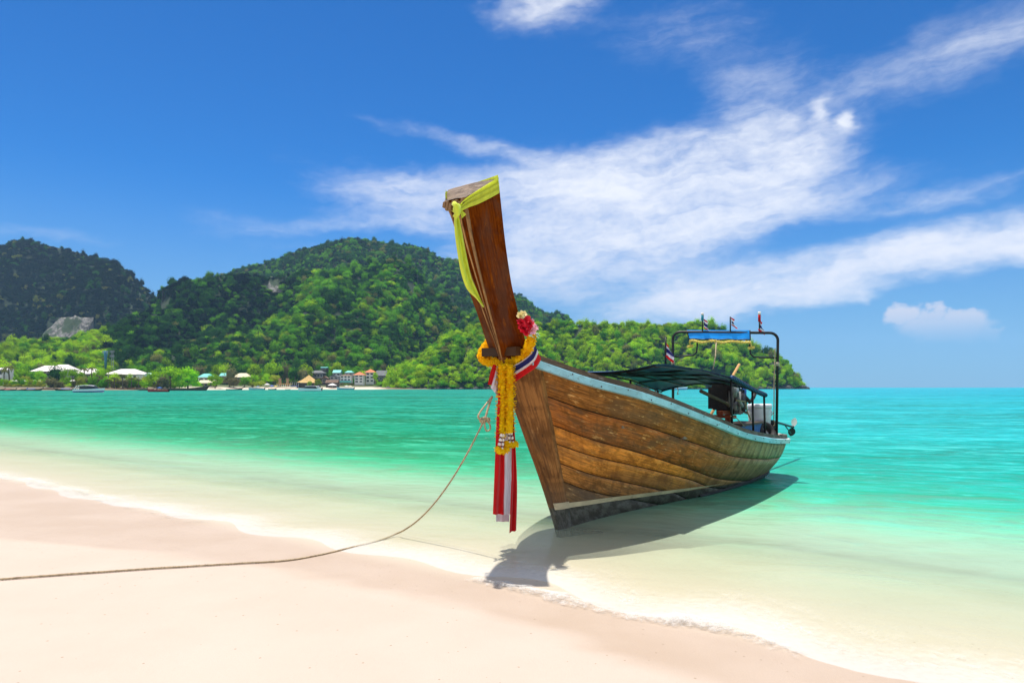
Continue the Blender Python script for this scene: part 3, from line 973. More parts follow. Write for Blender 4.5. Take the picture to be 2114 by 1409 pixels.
# ---- woods and paints
def wood(name, base, dark, light, grain=1.0, rough=0.55, bottom=False, stern=False, coord='UV', spec=0.12):
    m = bpy.data.materials.new(name)
    m.use_nodes = True
    q = NG(m.node_tree)
    t = q.n('ShaderNodeTexCoord')
    oi = q.n('ShaderNodeObjectInfo')
    uv = t.outputs['UV'] if coord == 'UV' else t.outputs['Object']
    off = q.n('ShaderNodeCombineXYZ', ins={0: q.m('MULTIPLY', oi.outputs['Random'], 37.0), 1: q.m('MULTIPLY', oi.outputs['Random'], 11.0), 2: 0.0})
    uv = q.vm('ADD', uv, off)
    g1 = q.noise(q.mp(uv, scale=(1.5, 34, 34)), 1.6, 6, 0.65, 0.4)
    g2 = q.noise(q.mp(uv, scale=(4, 130, 130)), 1.5, 4, 0.7, 0.2)
    bl = q.noise(q.mp(uv, scale=(1.3, 2.6, 2.6)), 2.2, 6, 0.68, 0.5)
    drip = q.noise(q.mp(uv, scale=(7.0, 0.8, 0.8)), 1.4, 5, 0.6, 0.2)
    bcol = q.mix(1.0, base, oi.outputs['Color'], 'MULTIPLY')
    c = q.mix(q.m('MULTIPLY', q.mr(g1, 0.60, 0.34), 0.85 * grain), bcol, q.mix(1.0, dark, oi.outputs['Color'], 'MULTIPLY'))
    c = q.mix(q.m('MULTIPLY', q.mr(g2, 0.56, 0.75), 0.55 * grain), c, q.mix(1.0, light, oi.outputs['Color'], 'MULTIPLY'))
    big = q.noise(q.mp(uv, scale=(0.55, 1.6, 1.6)), 1.5, 5, 0.7, 0.6)
    c = q.mix(q.m('MULTIPLY', q.mr(bl, 0.46, 0.61), 0.74 * grain), c, dark)
    c = q.mix(q.m('MULTIPLY', q.mr(drip, 0.50, 0.68), 0.45 * grain), c, dark)
    c = q.mix(q.m('MULTIPLY', q.mr(big, 0.46, 0.60), 0.55 * grain), c, q.mix(0.5, dark, (0.10, 0.085, 0.065)))
    pale = q.noise(q.mp(uv, scale=(2.2, 9, 9)), 2.0, 6, 0.75, 0.3)
    c = q.mix(q.m('MULTIPLY', q.mr(pale, 0.56, 0.68), 0.6 * grain), c, light)
    pits = q.n('ShaderNodeTexVoronoi', ins={'Vector': q.mp(uv, scale=(5, 11, 11)), 'Scale': 1.0}).outputs['Distance']
    c = q.mix(q.m('MULTIPLY', q.mr(pits, 0.14, 0.08), 0.55 * grain), c, (0.03, 0.022, 0.016))
    if stern:
        P = q.n('ShaderNodeSeparateXYZ', ins={0: t.outputs['Object']})
        gr = q.mr(P.outputs[0], 1.8, 6.0)
        greyd = q.mix(q.mr(drip, 0.35, 0.66), (0.54, 0.335, 0.17), (0.20, 0.108, 0.052))
        greyd = q.mix(q.m('MULTIPLY', q.mr(g2, 0.5, 0.72), 0.7), greyd, (0.55, 0.45, 0.31))
        greyd = q.mix(q.m('MULTIPLY', q.mr(bl, 0.52, 0.70), 0.6), greyd, (0.09, 0.062, 0.038))
        c = q.mix(q.m('MULTIPLY', gr, 0.86), c, greyd)
    if bottom:
        P = q.n('ShaderNodeSeparateXYZ', ins={0: t.outputs['Object']})
        line = q.m('SUBTRACT', 0.27, q.m('MULTIPLY', P.outputs[0], 0.036))
        below = q.mr(q.m('SUBTRACT', P.outputs[2], line), 0.015, -0.015)
        bc = q.mix(q.mr(q.noise(q.mp(uv, scale=(2, 4, 4)), 2.0, 6, 0.7), 0.42, 0.62), (0.040, 0.040, 0.036), (0.17, 0.17, 0.15))
        bc = q.mix(q.mr(q.noise(q.mp(uv, scale=(5, 5, 5)), 2.0, 5, 0.7), 0.56, 0.66), bc, (0.030, 0.034, 0.026))
        c = q.mix(below, c, bc)
        # a dark weathered rim of salt and scum just above the old paint
        c = q.mix(q.m('MULTIPLY', q.mr(q.m('SUBTRACT', P.outputs[2], line), 0.42, 0.02), 0.35), c, (0.13, 0.115, 0.09))
    b = q.n('ShaderNodeBsdfPrincipled', ins={'Base Color': c, 'Roughness': q.mr(bl, 0.3, 0.7, rough - 0.12, rough + 0.15), 'Specular IOR Level': spec})
    q.set(b.inputs['Normal'], q.bump(q.m('ADD', g1, q.m('MULTIPLY', g2, 0.6)), 0.5, 0.006))
    q.n('ShaderNodeOutputMaterial', ins={0: b})
    return m


m_plank = wood("hull_wood", (0.78, 0.335, 0.080), (0.15, 0.058, 0.014), (0.95, 0.54, 0.20), bottom=True, stern=True)
m_plank_o = wood("orange_hull_wood", (0.92, 0.325, 0.048), (0.22, 0.064, 0.011), (0.98, 0.52, 0.13), grain=0.8, bottom=True, stern=True)
m_stem = wood("stem_wood", (0.38, 0.155, 0.045), (0.10, 0.036, 0.012), (0.56, 0.29, 0.11), bottom=True, grain=0.8)
m_prow = wood("prow_wood", (0.165, 0.036, 0.002), (0.07, 0.012, 0.001), (0.27, 0.075, 0.006), grain=0.95, rough=0.6, spec=0.02)
m_trim = wood("trim_wood", (0.55, 0.31, 0.12), (0.17, 0.085, 0.035), (0.52, 0.35, 0.18))
m_grey = wood("grey_wood", (0.235, 0.175, 0.125), (0.085, 0.058, 0.042), (0.37, 0.30, 0.235))
m_darkw = wood("inner_wood", (0.13, 0.075, 0.040), (0.05, 0.03, 0.018), (0.19, 0.12, 0.07))


m_pitch = simple("pitch", (0.012, 0.010, 0.008), 0.8)


def paint(name, col, worn, amount=0.5, rough=0.55, stern=None, scale=(3, 14, 14)):
    m = bpy.data.materials.new(name)
    m.use_nodes = True
    q = NG(m.node_tree)
    t = q.n('ShaderNodeTexCoord')
    o_ = t.outputs['Object']
    n1_ = q.noise(q.mp(o_, scale=scale), 2.2, 7, 0.72, 0.4)
    n2_ = q.noise(o_, 3.0, 5, 0.6)
    c = q.mix(q.mr(n2_, 0.35, 0.65), [x * 0.82 for x in col], [min(1, x * 1.12) for x in col])
    if stern:
        P = q.n('ShaderNodeSeparateXYZ', ins={0: o_})
        c = q.mix(q.mr(P.outputs[0], 4.6, 6.6), c, stern)
    c = q.mix(q.m('MULTIPLY', q.mr(n1_, 0.54, 0.68), amount), c, worn)
    b = q.n('ShaderNodeBsdfPrincipled', ins={'Base Color': c, 'Roughness': rough, 'Specular IOR Level': 0.3})
    q.set(b.inputs['Normal'], q.bump(n1_, 0.35, 0.004))
    q.n('ShaderNodeOutputMaterial', ins={0: b})
    return m


m_blue = paint("blue_paint", (0.30, 0.58, 0.68), (0.15, 0.16, 0.13), 0.7, stern=(0.66, 0.68, 0.64))
m_white = paint("white_paint", (0.70, 0.66, 0.58), (0.30, 0.26, 0.2), 0.6)
m_stripe = paint("stripe_paint", (0.66, 0.55, 0.36), (0.30, 0.22, 0.13), 0.75)
m_chine = paint("chine_paint", (0.085, 0.095, 0.105), (0.16, 0.14, 0.11), 0.6)
m_steel = paint("black_steel", (0.018, 0.017, 0.017), (0.10, 0.06, 0.04), 0.5, rough=0.4, scale=(8, 8, 8))
m_tarp = bpy.data.materials.new("blue_tarp")
m_tarp.use_nodes = True
q = NG(m_tarp.node_tree)
t = q.n('ShaderNodeTexCoord')
nz = q.noise(q.mp(t.outputs['Object'], scale=(1.5, 4, 4)), 2.0, 5, 0.6)
c = q.mix(q.mr(nz, 0.3, 0.7), (0.010, 0.055, 0.17), (0.03, 0.11, 0.28))
d_ = q.n('ShaderNodeBsdfPrincipled', ins={'Base Color': c, 'Roughness': 0.45})
q.set(d_.inputs['Normal'], q.bump(nz, 0.5, 0.04))
tl = q.n('ShaderNodeBsdfTranslucent', ins={0: (0.06, 0.10, 0.20)})
q.n('ShaderNodeOutputMaterial', ins={0: q.n('ShaderNodeMixShader', ins={0: 0.10, 1: d_, 2: tl})})

# ---- hull form: sheer curve G, waterline curve C, keel K at matching stations
ST = [0, .08, .20, .38, .55, .72, .86, .94, .975, 1.0]
GC = [(-.80, .28, 1.98), (-.26, .55, 1.81), (.70, .83, 1.615), (2.2, 1.02, 1.285), (3.5, 1.08, 1.02), (4.9, 1.06, .850), (6.0, .99, .765), (6.62, .90, .735), (6.98, .64, .73), (7.15, .0, .73)]
CC = [(.24, .035, 0), (.60, .045, 0), (1.2, .085, 0), (2.4, .27, 0), (3.5, .46, 0), (4.9, .56, 0), (5.8, .56, 0), (6.30, .52, 0), (6.52, .36, 0), (6.62, .0, 0)]
BUL = [0.0, 0.015, 0.03, 0.055, 0.08, 0.10, 0.10, 0.09, 0.07, 0.05]
SEAM = [[(0, .02), (.25, .05), (.55, .06), (1, .13)], [(0, .43), (.5, .44), (1, .40)], [(0, .80), (.55, .86), (1, .92)], [(0, 1.05), (.45, 1.0), (1, 1.15)],
        [(0, 1.32), (.4, 1.28), (1, 1.5)], [(0, 1.58), (.4, 1.52), (1, 1.8)]]


def cr(tab, p):
    """smooth lookup in a station table"""
    i = 0
    while i < len(ST) - 2 and p > ST[i + 1]: i += 1
    a = [np.atleast_1d(np.array(x, float)) for x in tab]
    h = ST[i + 1] - ST[i]
    t = (p - ST[i]) / h
    m0 = (a[i + 1] - a[i - 1]) / (ST[i + 1] - ST[i - 1]) if i > 0 else (a[1] - a[0]) / h
    m1 = (a[i + 2] - a[i]) / (ST[i + 2] - ST[i]) if i + 2 < len(ST) else (a[i + 1] - a[i]) / h
    return a[i] * (2 * t ** 3 - 3 * t ** 2 + 1) + m0 * h * (t ** 3 - 2 * t ** 2 + t) + a[i + 1] * (-2 * t ** 3 + 3 * t ** 2) + m1 * h * (t ** 3 - t ** 2)


def girth(p):
    return float(np.linalg.norm(cr(GC, p) - cr(CC, p)))


def hull(p, gdist, off=0.0, side=1):
    """point on the hull, gdist metres of girth below the sheer"""
    G, C = cr(GC, p), cr(CC, p)
    gl = np.linalg.norm(G - C)
    t = gdist / gl
    b = float(cr(BUL, p)[0])
    if t <= 1:
        P = G + (C - G) * t
        P[1] += b * math.sin(math.pi * t) * (1 if G[1] > 0.05 else 0)
        if p > 0.94:
            P[0] += b * math.sin(math.pi * t) * (p - .94) / .06
    else:
        e = (t - 1) * gl
        P = C + np.array([0.0, -min(e, 0.5) * 0.75 * (1 if C[1] > 0.1 else 0.3) * min(1, C[1] / .3), -min(e, 0.6) * 0.45])
        P[1] = max(P[1], 0.0)
    n = np.array([0.0, 1.0, -0.35])
    if p > 0.9:
        k = (p - 0.9) / 0.1
        n = np.array([k * 1.5, 1 - k, -0.3])
    if p < .2:
        n = np.array([-0.45, 1.0, -0.3])
    n /= np.linalg.norm(n)
    P = P + n * off
    return (P[0], -side * P[1], P[2])


TOTAL = 0.45            # how far the skin runs on below the waterline curve


def skin(name, pa, pb, ga, gb, mat, off=0.012, npt=64, na=4, side=1, parent=boat, edge=0.028, color=None, both_in_uv=True, label=None):
    """a strake between girth functions ga(p), gb(p)"""
    rows, uv = [], []
    arc = 0.0
    prev = None
    for i in range(npt + 1):
        p = pa + (pb - pa) * i / npt
        a_, b_ = ga(p), gb(p)
        row = [hull(p, a_ + 0.001, off - edge, side)]
        ru = [a_]
        for k in range(na + 1):
            gd = a_ + (b_ - a_) * k / na
            row.append(hull(p, gd, off, side))
            ru.append(gd)
        row.append(hull(p, b_ - 0.001, off - edge, side))
        ru.append(b_)
        if prev is not None:
            arc += (Vector(row[1]) - Vector(prev)).length
        prev = row[1]
        rows.append(row)
        uv += [(arc, x) for x in ru]
    mb = MB()
    if side < 0:
        rows = [list(r) for r in rows]
    mb.grid(rows)
    mb.uv = uv
    o = mb.build(name, mat, parent, label=label)
    if color: o.color = (*color, 1)
    return o


def seam(k):
    return lambda p: min(itp(p, SEAM[k]), girth(p) + TOTAL)


GAP = 0.0075
PLANKC = [(0.50, 0.44, 0.38), (0.52, 0.44, 0.38), (0.66, 0.46, 0.34), (1.0, 1.0, 1.0), (0.95, 1.0, 1.15), (0.85, 0.74, 0.66), (0.50, 0.52, 0.54)]
for side in (1, -1):
    for k in range(7):
        ga = (lambda p: 0.0) if k == 0 else (lambda p, k=k: seam(k - 1)(p) + GAP)
        gb = (lambda p, k=k: seam(k)(p) - GAP) if k < 6 else (lambda p: girth(p) + TOTAL)
        pe = 1.0
        while pe > 0.1 and gb(pe) - ga(pe) < 0.03: pe -= 0.02
        skin("plank", 0.0, pe, ga, gb, m_plank_o if k in (3, 4) else m_plank, off=0.012 + 0.0015 * ((k * 37) % 3), side=side, color=PLANKC[k], npt=70)
    skin("inner_skin", 0.0, 1.0, lambda p: 0.0, lambda p: girth(p) + TOTAL, m_pitch, off=-0.012, side=side, na=10, edge=0.0)

# floor boards and thwarts inside
mb = MB()
rows = []
for i in range(30):
    p = .12 + .86 * i / 29
    G, C = cr(GC, p), cr(CC, p)
    w_ = max(0.02, C[1] * 0.95)
    rows.append([(C[0], w_, 0.12), (C[0], -w_, 0.12)])
mb.grid(rows)
mb.build("floor_boards", m_darkw, boat)
for u, v, z in [(0.6, .60, 1.22), (1.9, .84, 1.02), (3.3, .93, .78), (4.5, .93, .64)]:
    MB().box((u, 0, z), (0.2, 2 * v, 0.035)).build("thwart", m_grey, boat)

# painted waterline stripe
def zdist(p, z):
    lo, hi = 0.0, girth(p)
    for _ in range(30):
        m_ = (lo + hi) / 2
        if hull(p, m_)[2] > z: lo = m_
        else: hi = m_
    return lo


for side in (1, -1):
    def top_(p):
        u = float(cr(CC, p)[0])
        return zdist(p, 0.328 - 0.041 * u)

    def bot_(p):
        u = float(cr(CC, p)[0])
        return zdist(p, 0.328 - 0.041 * u - (0.066 - 0.007 * u) * min(1.0, max(0.04, (0.60 - p) / 0.18)))
    skin("painted_stripe", 0.0, 0.60, top_, bot_, m_stripe, off=0.0175, edge=0.004, side=side, na=1, npt=50)
    # rubbing strake round the stern at the waterline
    skin("rubbing_strake", 0.52, 0.985, lambda p: girth(p) - 0.05 - 0.30 * max(0, (p - .62)), lambda p: girth(p) + 0.05 - 0.17 * max(0, p - .62), m_chine, off=0.05, edge=0.06, side=side, na=2, npt=50)

# ---- stem: side boards and the cutwater edge
FRONT = [(1156, 1118), (1151.6, 1092), (1133, 1030), (1112.6, 968), (1093, 914.5), (1063, 829), (1047, 780), (1035, 737)]
fpts = [bp(x, y, 0.0) for x, y in FRONT]
for side in (1, -1):
    rows, uv = [], []
    n = 26
    for i in range(n + 1):
        t = i / n
        j = t * (len(fpts) - 1)
        f0 = catmull(fpts, n)[i]
        zz = f0[2]
        kz = (1.98 - zz) / 1.98
        re = np.array([-.80 + kz * 1.04, .28 - kz * .245, zz])
        row = []
        for k in range(6):
            a = k / 5
            P_ = np.array([f0[0], 0.028, zz]) * (1 - a) + re * a
            P_[1] += 0.018 * a + 0.012 * math.sin(math.pi * a)
            row.append((P_[0], -side * P_[1], P_[2]))
            uv.append((zz, a * 0.3))
        row.append((re[0], -side * (re[1] - 0.02), re[2]))
        uv.append((zz, .3))
        rows.append(row)
    mb = MB()
    mb.grid(rows)
    mb.uv = uv
    mb.build("stem_board", m_stem, boat)
    # the stripe carries on over the stem
    rows = []
    for zz in (0.252, 0.335):
        row = []
        fz = sorted(fpts, key=lambda q_: q_[2])
        fu = itp(zz, [(q_[2], q_[0]) for q_ in fz])
        kz = (1.98 - zz) / 1.98
        re = np.array([-.80 + kz * 1.04, .28 - kz * .245, zz])
        for k in range(6):
            a = k / 5
            P_ = np.array([fu, 0.028, zz]) * (1 - a) + re * a
            P_[1] += 0.021 + 0.018 * a + 0.012 * math.sin(math.pi * a) - (0.016 if k == 0 else 0)
            row.append((P_[0], -side * P_[1], P_[2]))
        rows.append(row)
    MB().grid(rows).build("painted_stripe", m_stripe, boat)
mb = MB()
rows = []
for f0 in catmull(fpts, 30):
    rows.append([(f0[0] + .01, 0.040, f0[2]), (f0[0] - 0.018, 0.030, f0[2]), (f0[0] - 0.018, -0.030, f0[2]), (f0[0] + .01, -0.040, f0[2])])
mb.grid(rows)
mb.uv = [(r_[2], r_[1]) for rr_ in rows for r_ in rr_]
mb.build("cutwater", m_stem, boat).color = (0.62, 0.55, 0.5, 1)

# ---- prow post
FRp = [(960, 408), (968, 440), (977.5, 496.7), (996, 578), (1013, 646.5), (1030, 708), (1038, 742)]
FLp = [(921, 404), (943, 446), (958, 505), (977.5, 575), (999, 640), (1022, 705), (1035.5, 742)]
BRp = [(1029, 368), (1036.5, 440), (1044.5, 510), (1056.5, 588), (1070.5, 646), (1085, 704), (1096, 738)]
WFp = [.135, .112, .088, .062, .042, .024, .014]
WBp = [.33, .315, .30, .285, .27, .26, .25]
fr3 = [bp(x, y, v) for (x, y), v in zip(FRp, WFp)]
br3 = [bp(x, y, v) for (x, y), v in zip(BRp, WBp)]
fr3.append((fr3[-1][0] + 0.16, .008, 1.80))
br3.append((br3[-1][0] + 0.02, .13, 1.80))
NP_ = 44
FRs, BRs = catmull(fr3, NP_), catmull(br3, NP_)


def prow_face(name, f, mat, nseg, color=None, label=None):
    rows, uv = [], []
    for i in range(NP_ + 1):
        row = f(FRs[i], BRs[i])
        A, B = np.array(row[0]), np.array(row[1])
        w_ = np.linalg.norm(B - A)
        r2 = []
        for k in range(nseg + 1):
            a = k / nseg
            P_ = A * (1 - a) + B * a
            r2.append(L(*P_))
            uv.append((i * 0.055, a * w_))
        rows.append(r2)
    mb = MB()
    mb.grid(rows)
    mb.uv = uv
    o = mb.build(name, mat, boat, label=label)
    if color: o.color = (*color, 1)
    return o


neg = lambda P_: (P_[0], -P_[1], P_[2])
prow_face("prow_side", lambda f, b_: (f, b_), m_prow, 6)
prow_face("prow_side", lambda f, b_: (neg(f), neg(b_)), m_prow, 6)
prow_face("prow_front", lambda f, b_: (f, neg(f)), m_prow, 4, (1.15, 1.1, 1.0))
prow_face("prow_back", lambda f, b_: (b_, neg(b_)), m_prow, 4)
for a0, a1, pr in [(-1.0, -0.80, .014), (0.70, 1.02, .016), (-0.12, 0.08, .010)]:
    rows, uv = [], []
    for i in range(NP_ - 3):
        f = FRs[i]
        e = 0.9
        rows.append([L(f[0], f[1] * a0, f[2]), L(f[0] - pr, f[1] * a0, f[2]), L(f[0] - pr, f[1] * a1, f[2]), L(f[0], f[1] * a1, f[2])])
        uv += [(i * .055, 0), (i * .055, .01), (i * .055, .03), (i * .055, .04)]
    mb = MB()
    mb.grid(rows)
    mb.uv = uv
    mb.build("trim_strip", m_trim, boat)
# end grain on top, with a splintered front edge
mb = MB()
f, b_ = FRs[0], BRs[0]
A0, A1, A2, A3 = [np.array(x) for x in ((f[0], -f[1], f[2]), (f[0], f[1], f[2]), tuple(b_), (b_[0], -b_[1], b_[2]))]
rows, uv = [], []
for i in range(9):
    a = i / 8
    row = []
    for k in range(9):
        c_ = k / 8
        P_ = (A0 * (1 - c_) + A1 * c_) * (1 - a) + (A3 * (1 - c_) + A2 * c_) * a
        P_[2] += 0.012 * math.sin(math.pi * c_) + 0.005 * mnoise.noise(Vector((a * 6, c_ * 6, 2)))
        row.append(L(*P_))
        uv.append((c_ * .6, a * .3))
    rows.append(row)
mb.grid(rows)
mb.uv = uv
o = mb.build("end_grain", m_grey, boat)
o.color = (1.25, 1.2, 1.15, 1)
mb = MB()
for k in range(7):
    c_ = (k + .5) / 7
    P_ = A0 * (1 - c_) + A1 * c_
    mb.box(L(P_[0] - 0.012, P_[1], P_[2] - 0.035 - 0.015 * (k % 3)), (0.03, 0.032, 0.05 + 0.02 * ((k * 5) % 3)), tilt=0.2)
mb.build("splintered_edge", m_trim, boat)

# ---- rails
GS = [cr(GC, i / 80) for i in range(81)]
fore = [np.array((-1.16, .235, 2.06)), np.array((-.98, .26, 2.025))]
line = [fore[1]] + GS


def rail(name, sec, mat, start=0, color=None):
    """sweep a section (outward, up) along the sheer, round the stern and back up the other side"""
    pts_ = [tuple(p) for p in line[start:]] + [(p[0], -p[1], p[2]) for p in reversed(line[start:-1])]
    rows, uv = [], []
    arc = 0
    for i, p in enumerate(pts_):
        a, b_ = pts_[max(i - 1, 0)], pts_[min(i + 1, len(pts_) - 1)]
        if i: arc += (Vector(p) - Vector(pts_[i - 1])).length
        t = Vector((b_[0] - a[0], b_[1] - a[1]))
        nrm = Vector((-t.y, t.x)).normalized()
        if i < 20 and nrm.y < 0: nrm = -nrm
        row = [L(p[0] + nrm.x * o_, p[1] + nrm.y * o_, p[2] + z_) for o_, z_ in sec]
        rows.append(row)
        uv += [(arc, k * .05) for k in range(len(sec))]
    mb = MB()
    mb.grid(rows, closed=True)
    mb.uv = uv
    mb.add(rows[0], [tuple(range(len(sec)))]) if False else None
    o = mb.build(name, mat, boat)
    if color: o.color = (*color, 1)
    return o


rail("blue_rail", [(0.055, -0.090), (0.062, -0.012), (0.02, 0.0), (-0.02, 0.0), (-0.02, -0.090)], m_blue)
rail("inner_rail", [(0.012, 0.003), (0.010, 0.062), (-0.075, 0.062), (-0.075, -0.03), (-0.025, -0.03)], m_grey, start=1, color=(0.72, 0.62, 0.55))
rail("white_rail", [(-0.085, 0.02), (-0.085, 0.075), (-0.13, 0.075), (-0.13, 0.0)], m_white, start=75)
mb = MB()
rows = []
for i in range(12):
    p = .865 + .13 * i / 11
    G = cr(GC, p)
    w_ = max(.01, G[1] - 0.09)
    rows.append([(G[0] - .06, w_, G[2] + 0.01), (G[0] - .06, -w_, G[2] + 0.01)])
mb.grid(rows).build("stern_deck", m_white, boat)
for sg in (1, -1):
    MB().box(L(-1.105, sg * .130, 2.075), (0.07, 0.22, 0.09), rz=-sg * .28).build("bow_beam", m_darkw, boat).color = (.55, .45, .35, 1)
fix = [o for o in COL.objects if o.parent == boat and o.type == 'MESH']
for o in fix:
    for pl in o.data.polygons: pl.use_smooth = o.name.startswith(("plank", "stem_board", "prow", "inner_skin"))
# iron fasteners along the blue rail
mb = MB()
for i in range(4, 74, 4):
    p = GS[i]
    a, b_ = GS[i - 1], GS[i + 1]
    t = Vector((b_[0] - a[0], b_[1] - a[1]))
    nrm = Vector((-t.y, t.x)).normalized()
    if nrm.y < 0: nrm = -nrm
    mb.ball(L(p[0] + nrm.x * .060, p[1] + nrm.y * .060, p[2] - 0.03 - 0.04 * (i % 8 == 0)), 0.009, n=6)
mb.build("rail_nails", simple("rust", (0.05, 0.028, 0.018), 0.8), boat)['kind'] = 'stuff'

# ---- canopy
EAV = [(.3, 1.95), (.55, 1.975), (1.1, 1.99), (2.5, 1.945), (3.66, 1.845), (4.67, 1.66), (5.64, 1.52), (6.2, 1.43)]
RID = [(.3, 1.89), (.9, 1.895), (1.6, 1.91), (2.5, 1.925), (3.66, 1.88), (4.67, 1.83), (5.64, 1.73), (6.2, 1.66)]


def can(u, v, dz=0.0):
    r_, e_ = itp(u, RID), itp(u, EAV)
    if v < 0: e_ -= 0.17 * max(0.0, 1 - (u - .9) / 1.9) * min(1.0, -v / .5)
    a = v / .87
    sag = 0.010 * math.sin((u - .9) * 6.0) * (1 - a * a)
    return L(u, v, r_ - (r_ - e_) * abs(a) ** 2.1 + sag + dz)


canopy = empty("canopy")
canopy.parent = boat
def cu(t, v):                       # the aft edge runs a little askew
    return .92 - .1 * v + (4.22 + .38 * v) * t


rows_t = [[can(cu(i / 50, -.87 + 1.74 * k / 16), -.87 + 1.74 * k / 16) for k in range(17)] for i in range(51)]
rows_b = [[can(cu(i / 50, -.86 + 1.72 * k / 16), -.86 + 1.72 * k / 16, -.008) for k in range(17)] for i in range(51)]
mb = MB()
mb.grid(rows_t)
mb.grid(rows_b)
mb.build("canopy_cloth", m_tarp, canopy, smooth=True)
for tt in (.01, .27, .5, .75, .99):
    MB().tube([can(cu(tt, -.85 + 1.7 * k / 14), -.85 + 1.7 * k / 14, -.022) for k in range(15)], 0.013, 6).build("hoop", m_steel, canopy, smooth=True)
for v in (-.85, -.45, 0.0, .45, .85):
    MB().tube([can(cu(.01 + .98 * k / 30, v), v, -.035) for k in range(31)], 0.014, 6).build("batten", m_steel, canopy, smooth=True)
mb = MB()
mb.tube([can(3.6 + 1.78 * k / 20, .875, 0.0) for k in range(21)], 0.034, 8)
o = mb.build("rolled_edge", m_tarp, canopy, smooth=True)
mb = MB()
for k in range(24):
    P_ = Vector(can(3.62 + 1.72 * k / 23, .875, 0.0))
    mb.tube([P_ + Vector((0.012 * math.cos(a), 0.038 * math.cos(a), 0.038 * math.sin(a))) for a in [i * math.pi / 4 for i in range(9)]], 0.005, 4)
mb.build("lacing", m_steel, canopy)['kind'] = 'stuff'
for sgn in (1, -1):
    for u in ((3.64, 4.70, 5.36) if sgn > 0 else (2.4, 3.6, 4.7)):
        p_ = next(p for p in GS if p[0] >= u)
        MB().tube([L(u, sgn * .87, p_[2] - .05), can(u, sgn * .85, -.03)], 0.019, 8).build("post", m_steel, canopy, smooth=True)
MB().tube([L(4.6, -.86, 1.62), L(4.68, -.88, 1.57), L(4.75, -.89, 1.58), L(4.77, -.89, 1.64), L(4.70, -.88, 1.67)], 0.016, 8).build("hook", m_steel, canopy, smooth=True)

# ---- roll bar over the stern
bar = empty("roll_bar")
bar.parent = boat
nB, fB = (6.13, .85, .76), (5.62, -.95, .76)
nT, fT = bp(1606, 687, .85), bp(1389, 685, -.95)


def lerp3(a, b, t):
    return tuple(a[i] + (b[i] - a[i]) * t for i in range(3))


path = [nB]
path += [lerp3(nB, nT, .93)]
for k in range(1, 6):
    a = k / 6 * math.pi / 2
    c1 = lerp3(nB, nT, .93)
    c2 = lerp3(nT, fT, .075)
    path.append(tuple(c1[i] + (nT[i] - c1[i]) * math.sin(a) + (c2[i] - nT[i]) * (1 - math.cos(a)) for i in range(3)))
path += [lerp3(nT, fT, .075), lerp3(nT, fT, .925)]
for k in range(1, 6):
    a = k / 6 * math.pi / 2
    c1 = lerp3(nT, fT, .925)
    c2 = lerp3(fB, fT, .93)
    path.append(tuple(c1[i] + (fT[i] - c1[i]) * math.sin(a) + (c2[i] - fT[i]) * (1 - math.cos(a)) for i in range(3)))
path += [lerp3(fB, fT, .93), fB]
MB().tube([L(*p) for p in path], 0.026, 10).build("bar_tube", m_steel, bar, smooth=True)
for A, B, T in ((nB, nT, fT), (fB, fT, nT)):
    a = lerp3(A, B, .76)
    b_ = lerp3(B, T, .24 if A is fB else .26)
    c_ = (b_[0], b_[1], a[2] + .03)
    MB().tube([L(*lerp3(a, (a[0], a[1], a[2]), 0)), L(*lerp3(a, c_, .55)), L(*lerp3(a, c_, .85)), L(*lerp3(lerp3(a, c_, .97), b_, .12)), L(*lerp3(c_, b_, .4)), L(*b_)], 0.016, 8).build("brace", m_steel, bar, smooth=True)
    e = lerp3(A, B, .70)
    MB().tube([L(e[0], e[1], e[2] - .03), L(e[0], e[1], e[2] + .04)], 0.036, 10).build("rope_lashing", simple("lashing", (0.40, 0.34, 0.25), 0.9), bar, smooth=True)
# blue tarp laced on the bar
k0 = ((1547 - 1606) / (1389 - 1606), (1421 - 1606) / (1389 - 1606))
ta, tb = lerp3(nT, fT, k0[0]), lerp3(nT, fT, k0[1])
m_banner = paint("banner_blue", (0.008, 0.34, 0.90), (0.05, 0.42, 0.92), 0.35, rough=0.4)
rows = []
for i in range(21):
    a = i / 20
    P_ = lerp3(ta, tb, a)
    row = []
    for k in range(7):
        s_ = k / 6
        ins = 0.03 * (1 - s_) * (1 if a < .5 else -1) * (abs(a - .5) * 2) ** 6
        row.append(L(P_[0] - .05 * s_ - ins * .3, P_[1] + .05 * s_ + ins, P_[2] + .045 - .185 * s_ + .006 * math.sin(a * 22) * s_))
    rows.append(row)
mb = MB()
mb.grid(rows)
mb.grid([[(x + .012, y + .012, z - .01) for x, y, z in r_] for r_ in rows])
mb.build("banner_tarp", m_banner, bar, smooth=True)
mb = MB()
mb.tube([rows[i][6] for i in range(21)], .012, 6)
mb.tube([rows[0][k] for k in range(7)], .011, 6)
mb.tube([rows[20][k] for k in range(7)], .011, 6)
mb.build("banner_frame", m_steel, bar, smooth=True)
banner_low = [Wd(r_[6][0], -r_[6][1], r_[6][2]) for r_ in rows]

